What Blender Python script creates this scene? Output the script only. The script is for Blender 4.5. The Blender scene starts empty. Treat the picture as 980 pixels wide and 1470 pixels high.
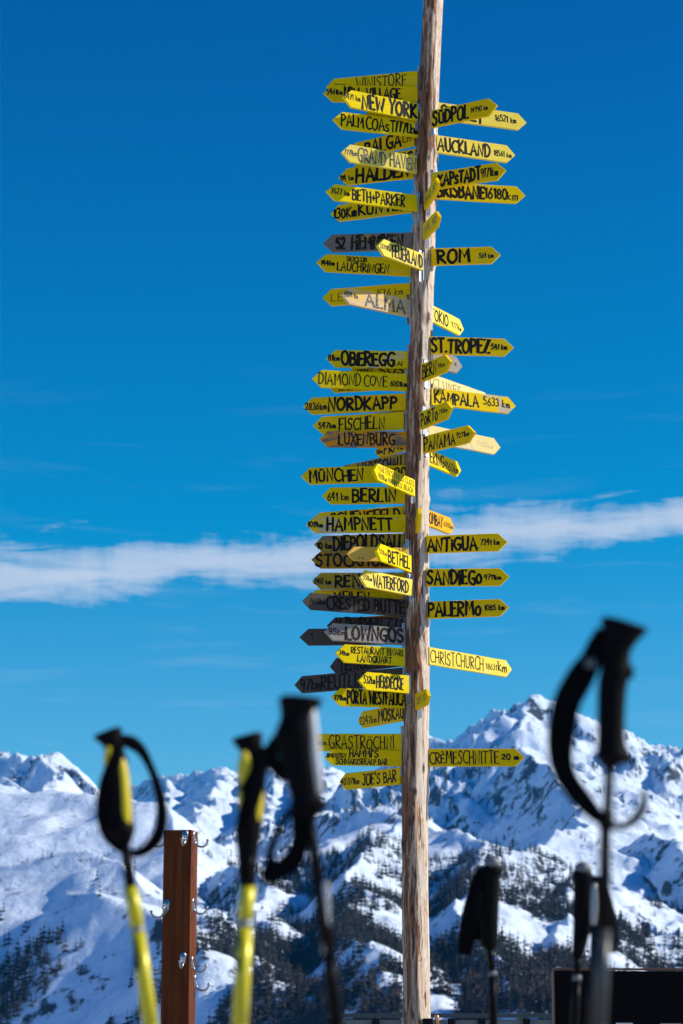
import bpy, bmesh, math, random
import numpy as np
from mathutils import Vector, Matrix
rnd = random.Random(11)
PI = math.pi
S = bpy.context.scene
COL = S.collection

# ------------------------------------------------------------------ camera
FPX = 3471.0                      # focal length in photo pixels (85 mm on 24x36)
PITCH = math.radians(12.3)
CAMZ = 0.60
YP = 18.2                         # distance of the signpost
cam = bpy.data.cameras.new('camera')
cam.sensor_fit = 'VERTICAL'; cam.sensor_height = 36; cam.lens = 85
cam.clip_start = 0.1; cam.clip_end = 60000
cam.dof.use_dof = True; cam.dof.focus_distance = YP / math.cos(PITCH) * 0.985
cam.dof.aperture_fstop = 4.3; cam.dof.aperture_blades = 9
camo = bpy.data.objects.new('camera', cam); COL.objects.link(camo)
camo.location = (0, 0, CAMZ); camo.rotation_euler = (PI / 2 + PITCH, 0, 0)
S.camera = camo
CP, SP = math.cos(PITCH), math.sin(PITCH)

def ray(px, py):
    u = (px - 490) / FPX; v = (735 - py) / FPX
    return Vector((u, CP - v * SP, SP + v * CP))
def W(px, py, Y):                 # point where the sight line meets the vertical plane at distance Y
    r = ray(px, py); t = Y / r.y
    return Vector((r.x * t, Y, CAMZ + r.z * t))
def pix(p):
    x, y, z = p[0], p[1], p[2] - CAMZ
    d = y * CP + z * SP; v = (-y * SP + z * CP) / d
    return 490 + FPX * x / d, 735 - FPX * v

# ------------------------------------------------------------------ sun and sky
SUN_EL, SUN_AZ = math.radians(31.5), math.radians(0.5)     # azimuth from +X towards +Y (sun to the right, a touch behind)
sd = Vector((math.cos(SUN_EL) * math.cos(SUN_AZ), math.cos(SUN_EL) * math.sin(SUN_AZ), math.sin(SUN_EL)))
sl = bpy.data.lights.new('sun', 'SUN'); sl.energy = 5.0; sl.angle = math.radians(0.5); sl.color = (1.0, 0.90, 0.75)
so = bpy.data.objects.new('sun', sl); COL.objects.link(so)
so.rotation_euler = sd.to_track_quat('Z', 'Y').to_euler(); so.location = (30, 0, 40)

world = bpy.data.worlds.new('World'); S.world = world; world.use_nodes = True
nt = world.node_tree; nt.nodes.clear()
class N:
    """tiny node-building helper"""
    def __init__(s, tree): s.t = tree
    def n(s, typ, **kw):
        nd = s.t.nodes.new(typ)
        for k, v in kw.items():
            if k.startswith('i_'):
                key = k[2:]
                nd.inputs[int(key) if key.isdigit() else key.replace('_', ' ')].default_value = v
            else: setattr(nd, k, v)
        return nd
    def l(s, a, b): s.t.links.new(a, b)
    def math(s, op, a, b=None, c=None, clamp=False):
        nd = s.t.nodes.new('ShaderNodeMath'); nd.operation = op; nd.use_clamp = clamp
        for i, v in enumerate((a, b, c)):
            if v is None: continue
            if isinstance(v, (int, float)): nd.inputs[i].default_value = v
            else: s.l(v, nd.inputs[i])
        return nd.outputs[0]
    def ramp(s, fac, stops, interp='LINEAR'):
        nd = s.t.nodes.new('ShaderNodeValToRGB'); cr = nd.color_ramp; cr.interpolation = interp
        while len(cr.elements) < len(stops): cr.elements.new(0.5)
        for e, (p, c) in zip(cr.elements, stops):
            e.position = p; e.color = (c, c, c, 1) if isinstance(c, (int, float)) else (*c, 1)
        s.l(fac, nd.inputs[0]); return nd.outputs[0]
    def mix(s, fac, a, b, mode='MIX'):
        nd = s.t.nodes.new('ShaderNodeMix'); nd.data_type = 'RGBA'; nd.blend_type = mode
        for i, v in ((0, fac), (6, a), (7, b)):
            if isinstance(v, (int, float)): nd.inputs[i].default_value = v
            elif isinstance(v, tuple): nd.inputs[i].default_value = (*v, 1)
            else: s.l(v, nd.inputs[i])
        return nd.outputs[2]
    def noise(s, vec, scale, detail=4, rough=0.55, dist=0.0):
        nd = s.n('ShaderNodeTexNoise'); nd.inputs['Scale'].default_value = scale
        nd.inputs['Detail'].default_value = detail; nd.inputs['Roughness'].default_value = rough
        nd.inputs['Distortion'].default_value = dist; s.l(vec, nd.inputs['Vector']); return nd.outputs['Fac']
    def mapping(s, vec, scale=(1, 1, 1), loc=(0, 0, 0)):
        nd = s.n('ShaderNodeMapping'); nd.inputs['Scale'].default_value = scale; nd.inputs['Location'].default_value = loc
        s.l(vec, nd.inputs['Vector']); return nd.outputs[0]
w = N(nt)
sky = w.n('ShaderNodeTexSky', sky_type='NISHITA', sun_disc=False, sun_elevation=SUN_EL,
          sun_rotation=PI / 2 - SUN_AZ, altitude=2300, air_density=1.0, dust_density=0.25, ozone_density=3.0)
tc = w.n('ShaderNodeTexCoord')
sep = w.n('ShaderNodeSeparateXYZ'); w.l(tc.outputs['Generated'], sep.inputs[0])
el = w.math('MULTIPLY', w.math('ARCSINE', sep.outputs['Z']), 57.2958)
az = w.math('MULTIPLY', w.math('ARCTAN2', sep.outputs['X'], sep.outputs['Y']), 57.2958)
# deep alpine blue: a tint of the sky model that depends only on height above the horizon
tint = w.ramp(w.math('DIVIDE', el, 90.0, clamp=True),
              [(0.0, (0.60, 0.93, 1.02)), (0.06, (0.44, 1.02, 1.10)), (0.13, (0.0, 0.87, 1.08)), (0.26, (0.0, 0.56, 0.98)), (1.0, (0.0, 0.45, 0.95))])
graded = w.mix(1.0, sky.outputs[0], tint, 'MULTIPLY')
# cirrus streaks
cv = w.n('ShaderNodeCombineXYZ'); w.l(az, cv.inputs[0]); w.l(el, cv.inputs[1])
n1 = w.noise(w.mapping(cv.outputs[0], (0.34, 2.1, 1), (3.1, 0.2, 0)), 1.0, 11, 0.66, 0.5)
n2 = w.noise(w.mapping(cv.outputs[0], (0.16, 0.3, 1), (8.3, 4.2, 0)), 1.0, 3, 0.5)
n4 = w.noise(w.mapping(cv.outputs[0], (0.55, 0.12, 1), (2.7, 9.2, 0)), 1.0, 4, 0.6, 0.6)
cen = w.math('ADD', w.math('MULTIPLY', az, 0.085), 11.35)         # band centre rises gently to the right
cen = w.math('ADD', cen, w.math('MULTIPLY', w.math('SUBTRACT', n2, 0.5), 1.0))
dband = w.math('DIVIDE', w.math('ABSOLUTE', w.math('SUBTRACT', el, cen)), 0.82)
band = w.math('SUBTRACT', 1.0, dband, clamp=True)
cl = w.math('ADD', w.math('MULTIPLY', band, 1.12), w.math('MULTIPLY', w.math('SUBTRACT', n1, 0.5), 2.5))
cl = w.math('ADD', cl, w.math('MULTIPLY', w.math('SUBTRACT', n4, 0.47), 1.5))
cl = w.math('MULTIPLY', cl, w.math('POWER', w.math('SUBTRACT', 1.0, w.math('DIVIDE', w.math('ABSOLUTE', w.math('SUBTRACT', el, cen)), 1.5), clamp=True), 0.5))
cmask = w.ramp(w.math('SUBTRACT', cl, 0.18), [(0.0, 0.0), (0.25, 0.34), (0.7, 0.70), (1.0, 0.80)])
n3 = w.noise(w.mapping(cv.outputs[0], (0.16, 1.6, 1), (1.0, 7.7, 0)), 1.0, 6, 0.6, 0.2)
lowband = w.math('SUBTRACT', 1.0, w.math('DIVIDE', w.math('ABSOLUTE', w.math('SUBTRACT', el, 9.5)), 6.5), clamp=True)
wisp = w.math('MULTIPLY', w.math('MULTIPLY', w.math('SUBTRACT', n3, 0.55, clamp=True), 0.7), lowband)
cm = w.math('ADD', cmask, wisp, clamp=True)
CLOUD = (5.2, 5.9, 7.0)
skyc = w.mix(cm, graded, CLOUD)
bg = w.n('ShaderNodeBackground'); w.l(skyc, bg.inputs[0]); bg.inputs[1].default_value = 0.107
wo = w.n('ShaderNodeOutputWorld'); w.l(bg.outputs[0], wo.inputs[0])

S.view_settings.view_transform = 'Standard'; S.view_settings.look = 'None'
S.view_settings.exposure = 0.25; S.view_settings.gamma = 1.0
S.view_settings.use_curve_mapping = False
S.cycles.use_denoising = True
S.cycles.max_bounces = 6; S.cycles.diffuse_bounces = 2; S.cycles.volume_bounces = 0
S.cycles.sample_clamp_indirect = 6

# ------------------------------------------------------------------ object helpers
def link_mesh(name, verts, faces, mats, parent=None, smooth=True, mi=None):
    me = bpy.data.meshes.new(name); me.from_pydata([tuple(v) for v in verts], [], faces)
    for m in (mats if isinstance(mats, (list, tuple)) else [mats]): me.materials.append(m)
    if mi is not None: me.polygons.foreach_set('material_index', mi)
    if smooth: me.polygons.foreach_set('use_smooth', [True] * len(me.polygons))
    me.update()
    o = bpy.data.objects.new(name, me); COL.objects.link(o)
    if parent is not None: o.parent = parent
    return o
def thing(name, label, cat, loc=(0, 0, 0), group=None, mat=None):
    o = bpy.data.objects.new(name, None); COL.objects.link(o); o.empty_display_size = 0.1
    if mat is not None: o.matrix_world = mat
    else: o.location = loc
    o['label'] = label; o['category'] = cat
    if group: o['group'] = group
    return o
def tag(o, label=None, cat=None, group=None, kind=None):
    if label: o['label'] = label
    if cat: o['category'] = cat
    if group: o['group'] = group
    if kind: o['kind'] = kind
    return o
class MB:
    """collects geometry for one mesh"""
    def __init__(s): s.v = []; s.f = []; s.m = []
    def add(s, vs, fs, m=0):
        b = len(s.v); s.v += [Vector(v) for v in vs]
        s.f += [tuple(b + i for i in f) for f in fs]; s.m += [m] * len(fs)
    def box(s, c, d, m=0, rot=None, bev=0.0):
        x, y, z = d[0] / 2, d[1] / 2, d[2] / 2; b = bev
        if b <= 0:
            vs = [Vector((sx * x, sy * y, sz * z)) for sz in (-1, 1) for sy in (-1, 1) for sx in (-1, 1)]
            fs = [(0, 2, 3, 1), (4, 5, 7, 6), (0, 1, 5, 4), (2, 6, 7, 3), (0, 4, 6, 2), (1, 3, 7, 5)]
        else:
            bm = bmesh.new(); bmesh.ops.create_cube(bm, size=1)
            for v in bm.verts: v.co = Vector((v.co.x * d[0], v.co.y * d[1], v.co.z * d[2]))
            bmesh.ops.bevel(bm, geom=list(bm.edges), offset=b, segments=2, affect='EDGES', profile=0.6)
            bm.verts.ensure_lookup_table(); vs = [v.co.copy() for v in bm.verts]
            fs = [tuple(v.index for v in f.verts) for f in bm.faces]; bm.free()
        if rot is not None: vs = [rot @ v for v in vs]
        s.add([v + Vector(c) for v in vs], fs, m)
    def loft(s, pts, ra, rb, n=16, m=0, side=None, caps=True, power=2.0, dirs=None):
        """tube through pts; ra = half width along the in-plane side, rb = half width along the other axis"""
        pts = [Vector(p) for p in pts]; k = len(pts); vs = []
        yax = Vector((0, 1, 0)) if side is None else Vector(side).normalized()
        for i, p in enumerate(pts):
            t = (pts[min(i + 1, k - 1)] - pts[max(i - 1, 0)]).normalized()
            if dirs is not None: t = Vector(dirs[i]).normalized()
            a = t.cross(yax).normalized(); b = a.cross(t).normalized()
            for j in range(n):
                th = 2 * PI * j / n; c, sn = math.cos(th), math.sin(th)
                e = 2.0 / power
                c = math.copysign(abs(c) ** e, c); sn = math.copysign(abs(sn) ** e, sn)
                vs.append(p + a * (ra[i] * c) + b * (rb[i] * sn))
        fs = [(i * n + j, i * n + (j + 1) % n, (i + 1) * n + (j + 1) % n, (i + 1) * n + j) for i in range(k - 1) for j in range(n)]
        if caps: fs += [tuple(range(n))[::-1], tuple((k - 1) * n + j for j in range(n))]
        s.add(vs, fs, m)
    def build(s, name, mats, parent=None, smooth=True):
        return link_mesh(name, s.v, s.f, mats, parent, smooth, s.m)
def autosmooth(o, deg=35):
    me = o.data
    try: me.set_sharp_from_angle(angle=math.radians(deg))
    except Exception: pass
    return o
def spline(pts, n=8):
    """Catmull-Rom through tuples of any dimension"""
    P = [np.array(p, float) for p in pts]; P = [2 * P[0] - P[1]] + P + [2 * P[-1] - P[-2]]; out = []
    for i in range(1, len(P) - 2):
        for j in range(n):
            t = j / n
            out.append(0.5 * ((2 * P[i]) + (-P[i - 1] + P[i + 1]) * t + (2 * P[i - 1] - 5 * P[i] + 4 * P[i + 1] - P[i + 2]) * t * t
                              + (-P[i - 1] + 3 * P[i] - 3 * P[i + 1] + P[i + 2]) * t ** 3))
    out.append(P[-2]); return out

# ------------------------------------------------------------------ materials
def mat_new(name):
    m = bpy.data.materials.new(name); m.use_nodes = True; t = m.node_tree; t.nodes.clear(); g = N(t)
    b = g.n('ShaderNodeBsdfPrincipled'); o = g.n('ShaderNodeOutputMaterial'); g.l(b.outputs[0], o.inputs[0])
    return m, g, b
def setc(g, b, key, v):
    if isinstance(v, tuple): b.inputs[key].default_value = (*v, 1) if len(v) == 3 else v
    elif isinstance(v, (int, float)): b.inputs[key].default_value = v
    else: g.l(v, b.inputs[key])
def simple(name, col, rough=0.5, metal=0.0, var=0.15, scale=30, bump=0.0, coat=0.0):
    m, g, b = mat_new(name); tcn = g.n('ShaderNodeTexCoord').outputs['Object']
    nz = g.noise(tcn, scale, 5, 0.6)
    c = g.mix(nz, tuple(x * (1 - var) for x in col), tuple(min(1, x * (1 + var)) for x in col))
    setc(g, b, 'Base Color', c); setc(g, b, 'Metallic', metal); setc(g, b, 'Coat Weight', coat); setc(g, b, 'Specular IOR Level', 0.5 if max(col) > .05 or coat else 0.06)
    setc(g, b, 'Roughness', g.math('ADD', g.math('MULTIPLY', nz, 0.25), max(0.02, rough - 0.12)))
    if bump:
        bn = g.n('ShaderNodeBump'); bn.inputs['Strength'].default_value = bump; bn.inputs['Distance'].default_value = 0.004
        g.l(nz, bn.inputs['Height']); g.l(bn.outputs[0], b.inputs['Normal'])
    return m

def sign_mat(name, paint, under, wear=0.25, dirt=0.2):
    """painted board: paint over bare weathered wood, worn along the grain (local X)"""
    m, g, b = mat_new(name)
    oc = g.n('ShaderNodeTexCoord').outputs['Object']; rn = g.n('ShaderNodeObjectInfo').outputs['Random']
    off = g.n('ShaderNodeVectorMath', operation='SCALE'); off.inputs[0].default_value = (37.1, 11.3, 53.7); g.l(rn, off.inputs['Scale'])
    ad = g.n('ShaderNodeVectorMath', operation='ADD'); g.l(oc, ad.inputs[0]); g.l(off.outputs[0], ad.inputs[1]); v = ad.outputs[0]
    grain = g.noise(g.mapping(v, (3.0, 40, 60)), 1.6, 6, 0.65, 0.6)
    fine = g.noise(g.mapping(v, (12, 160, 260)), 1.0, 4, 0.7)
    blot = g.noise(g.mapping(v, (3.2, 4, 8)), 1.0, 5, 0.6, 0.4)
    small = g.noise(g.mapping(v, (18, 30, 70)), 1.0, 5, 0.7)
    wood = g.mix(g.ramp(grain, [(0.25, 0.0), (0.7, 1.0)]), tuple(x * 0.62 for x in under), under)
    wood = g.mix(g.ramp(fine, [(0.3, 0.6), (0.42, 0.0)]), wood, tuple(x * 0.3 for x in under))
    tone = g.mix(blot, tuple(x * 0.84 for x in paint), tuple(min(1, x * 1.06) for x in paint))
    fade = g.math('FRACT', g.math('MULTIPLY', rn, 7.31))
    tone = g.mix(g.math('MULTIPLY', fade, 0.22), tone, (paint[0] * .72, paint[1] * .60, paint[2] * .5))       # each board has aged differently
    edge = g.noise(g.mapping(v, (2.0, 1, 22)), 1.0, 3, 0.5)
    tone = g.mix(g.ramp(edge, [(0.58, 0.0), (0.74, 0.16)]), tone, (0.62, 0.55, 0.30) if paint[0] > .7 else paint)
    tone = g.mix(g.ramp(grain, [(0.30, 0.22), (0.46, 0.0)]), tone, tuple(x * 0.45 for x in paint))
    tone = g.mix(g.math('MULTIPLY', g.ramp(small, [(0.55, 0.0), (0.75, 1.0)]), dirt), tone, (0.10, 0.085, 0.05))
    k = g.math('ADD', g.math('MULTIPLY', blot, 0.7), g.math('MULTIPLY', small, 0.3))
    k = g.math('ADD', k, g.math('MULTIPLY', g.math('SUBTRACT', grain, 0.5), 0.25))
    # wear: 0 none .. 1 nearly bare
    th = 0.78 - 0.52 * wear
    mask = g.ramp(k, [(max(0, th - 0.03), 0.0), (min(1, th + 0.03), 1.0)])
    c = g.mix(mask, tone, wood)
    setc(g, b, 'Base Color', c); setc(g, b, 'Roughness', 0.6); setc(g, b, 'Specular IOR Level', 0.08)
    bn = g.n('ShaderNodeBump'); bn.inputs['Strength'].default_value = 0.35; bn.inputs['Distance'].default_value = 0.002
    g.l(g.math('ADD', grain, g.math('MULTIPLY', fine, 0.5)), bn.inputs['Height']); g.l(bn.outputs[0], b.inputs['Normal'])
    return m
YEL = (0.98, 0.655, 0.0); GREYW = (0.42, 0.38, 0.33); PALEW = (0.72, 0.58, 0.38)
SM = {
    'y':  sign_mat('yellow sign paint', YEL, (0.66, 0.52, 0.18), 0.17, 0.4),
    'b':  sign_mat('fresh yellow sign paint', (1.0, 0.74, 0.0), (0.8, 0.62, 0.2), 0.08, 0.15),
    'w':  sign_mat('worn yellow sign paint', (0.96, 0.70, 0.0), (0.66, 0.57, 0.42), 0.40, 0.5),
    'p':  sign_mat('bleached yellow sign paint', (0.98, 0.78, 0.10), (0.86, 0.74, 0.45), 0.30, 0.2),
    'pp': sign_mat('very pale yellow sign paint', (0.88, 0.74, 0.32), (0.8, 0.7, 0.5), 0.4, 0.1),
    'o':  sign_mat('orange yellow sign paint', (0.92, 0.46, 0.01), (0.6, 0.42, 0.18), 0.3, 0.3),
    'ob': sign_mat('brown orange sign paint', (0.48, 0.25, 0.02), (0.3, 0.2, 0.1), 0.35, 0.5),
    'og': sign_mat('peeling orange paint on grey wood', (0.88, 0.38, 0.01), (0.26, 0.19, 0.15), 0.56, 0.6),
    'g':  sign_mat('grey weathered board', (0.48, 0.36, 0.06), (0.25, 0.21, 0.185), 0.76, 0.5),
    'gy': sign_mat('grey board with yellow paint left', (0.55, 0.38, 0.03), (0.24, 0.21, 0.19), 0.55, 0.6),
    'd':  sign_mat('dark weathered board', (0.30, 0.22, 0.05), (0.105, 0.088, 0.078), 0.90, 0.5),
    'n':  sign_mat('bare pale wood board', (0.95, 0.60, 0.10), (0.80, 0.60, 0.36), 0.5, 0.15),
    'l':  sign_mat('silver grey bare wood board', (0.6, 0.52, 0.4), (0.36, 0.33, 0.30), 0.85, 0.4),
}
def ink(name, col, under=None, amt=0.0):
    m, g, b = mat_new(name); oc = g.n('ShaderNodeTexCoord').outputs['Object']
    nz = g.noise(g.mapping(oc, (40, 60, 160)), 1.0, 5, 0.7)
    if under: c = g.mix(g.ramp(nz, [(0.62 - 0.3 * amt, 0.0), (0.68 - 0.3 * amt, 1.0)]), col, under)
    else: c = g.mix(nz, tuple(x * 0.7 for x in col), tuple(x * 1.5 for x in col))
    setc(g, b, 'Base Color', c); setc(g, b, 'Roughness', 0.6); setc(g, b, 'Specular IOR Level', 0.15); return m
INK = {'k': ink('black letter paint', (0.012, 0.012, 0.012)),
       'f': ink('flaking black letter paint', (0.012, 0.012, 0.012), (0.16, 0.13, 0.08), 0.2),
       'g': ink('faded grey letter paint', (0.05, 0.05, 0.055), (0.30, 0.28, 0.22), 0.45),
       'v': ink('nearly gone letter paint', (0.45, 0.38, 0.2), (0.8, 0.68, 0.36), 0.6)}
galv = simple('galvanised steel', (0.50, 0.53, 0.56), 0.42, 0.9, 0.25, 90, 0.2)
holed = simple('dark hole', (0.02, 0.02, 0.02), 0.7)
screwm = simple('screw zinc', (0.55, 0.5, 0.4), 0.35, 0.9, 0.2, 200)

def pole_mat():
    m, g, b = mat_new('peeled weathered log')
    oc = g.n('ShaderNodeTexCoord').outputs['Object']
    # distorted coordinates so the streaks wander
    nd = g.n('ShaderNodeTexNoise'); nd.inputs['Scale'].default_value = 2.2; nd.inputs['Detail'].default_value = 3; g.l(oc, nd.inputs['Vector'])
    sc = g.n('ShaderNodeVectorMath', operation='MULTIPLY_ADD'); g.l(nd.outputs['Color'], sc.inputs[0]); sc.inputs[1].default_value = (0.09, 0.09, 0.2); g.l(oc, sc.inputs[2]); v = sc.outputs[0]
    streak = g.noise(g.mapping(v, (26, 26, 1.7)), 1.0, 7, 0.66, 0.9)
    streak2 = g.noise(g.mapping(v, (42, 42, 3.6)), 1.0, 6, 0.65, 0.5)
    fib = g.noise(g.mapping(v, (160, 160, 5)), 1.0, 4, 0.7)
    big = g.noise(g.mapping(v, (3, 3, 1.1)), 1.0, 3, 0.5)
    base = g.mix(g.ramp(fib, [(0.3, 0.0), (0.7, 1.0)]), (0.25, 0.165, 0.105), (0.76, 0.60, 0.43))
    nx = g.n('ShaderNodeSeparateXYZ'); g.l(g.n('ShaderNodeTexCoord').outputs['Normal'], nx.inputs[0])      # sunlit brightness painted onto the +X side; bark streaks thin out there too
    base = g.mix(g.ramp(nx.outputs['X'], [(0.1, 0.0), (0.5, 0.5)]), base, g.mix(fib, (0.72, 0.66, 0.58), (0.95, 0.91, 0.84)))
    base = g.mix(g.ramp(streak2, [(0.45, 0.0), (0.62, 0.75)]), base, (0.60, 0.40, 0.24))
    br = g.math('ADD', g.math('MULTIPLY', streak, 0.75), g.math('MULTIPLY', big, 0.25))
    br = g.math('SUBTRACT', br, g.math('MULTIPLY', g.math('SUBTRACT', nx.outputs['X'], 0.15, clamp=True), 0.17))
    base = g.mix(g.ramp(br, [(0.465, 0.0), (0.505, 1.0)]), base, g.mix(g.ramp(streak2, [(.35, 0.0), (.65, 1.0)]), (0.022, 0.011, 0.007), (0.38, 0.15, 0.055)))
    vor = g.n('ShaderNodeTexVoronoi'); vor.inputs['Scale'].default_value = 1.0; g.l(g.mapping(v, (9, 9, 3.2)), vor.inputs['Vector'])
    base = g.mix(g.ramp(vor.outputs['Distance'], [(0.08, 0.95), (0.17, 0.0)]), base, (0.035, 0.02, 0.014))
    crack = g.ramp(g.noise(g.mapping(v, (60, 60, 1.4)), 1.0, 5, 0.6), [(0.485, 0.0), (0.5, 1.0), (0.515, 0.0)])
    base = g.mix(g.math('MULTIPLY', crack, g.ramp(big, [(0.45, 0.0), (0.55, 0.8)])), base, (0.03, 0.02, 0.015))
    # warmer, less weathered wood near the ground
    sz = g.n('ShaderNodeSeparateXYZ'); g.l(oc, sz.inputs[0])
    low = g.ramp(g.math('ADD', sz.outputs['Z'], g.math('MULTIPLY', streak, 0.8)), [(0.5, 1.0), (1.35, 0.0)])
    base = g.mix(g.math('MULTIPLY', low, 0.8), base, g.mix(streak2, (0.16, 0.08, 0.02), (0.72, 0.42, 0.13)))
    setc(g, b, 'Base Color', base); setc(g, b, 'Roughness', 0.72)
    bn = g.n('ShaderNodeBump'); bn.inputs['Strength'].default_value = 0.7; bn.inputs['Distance'].default_value = 0.006
    hgt = g.math('SUBTRACT', g.math('ADD', streak, g.math('MULTIPLY', fib, 0.4)), g.math('MULTIPLY', crack, 0.8))
    g.l(hgt, bn.inputs['Height']); g.l(bn.outputs[0], b.inputs['Normal'])
    return m
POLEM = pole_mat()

# ------------------------------------------------------------------ terrain
def hash2(ix, iy, seed):
    h = (ix.astype(np.int64) * 374761393 + iy.astype(np.int64) * 668265263 + seed * 1442695041) & 0xffffffff
    h = ((h ^ (h >> 13)) * 1274126177) & 0xffffffff
    return ((h ^ (h >> 16)) & 0xffff) / 65535.0
def gnoise(x, y, seed=0):
    ix, iy = np.floor(x), np.floor(y); fx, fy = x - ix, y - iy
    def gr(dx, dy):
        a = hash2(ix + dx, iy + dy, seed) * 2 * PI
        return np.cos(a) * (fx - dx) + np.sin(a) * (fy - dy)
    u, v = fx ** 3 * (fx * (fx * 6 - 15) + 10), fy ** 3 * (fy * (fy * 6 - 15) + 10)
    a, b, c, d = gr(0, 0), gr(1, 0), gr(0, 1), gr(1, 1)
    return ((a + u * (b - a)) * (1 - v) + (c + u * (d - c)) * v) * 1.5
def fbm(x, y, o=5, seed=0, g=0.5):
    s = np.zeros_like(x); a = 1.0
    for i in range(o): s += a * gnoise(x * 2 ** i + i * 13.7, y * 2 ** i - i * 7.1, seed + i); a *= g
    return s
def ridged(x, y, o=5, seed=0, g=0.5):
    s = np.zeros_like(x); a = 1.0; w_ = 1.0
    for i in range(o):
        n = (1 - np.abs(gnoise(x * 2 ** i + i * 5.3, y * 2 ** i + i * 9.1, seed + i)) * 1.6); n = np.clip(n, 0, 1) ** 2
        s += a * n * w_; w_ = np.clip(n * 1.6, 0, 1); a *= g
    return s
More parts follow.
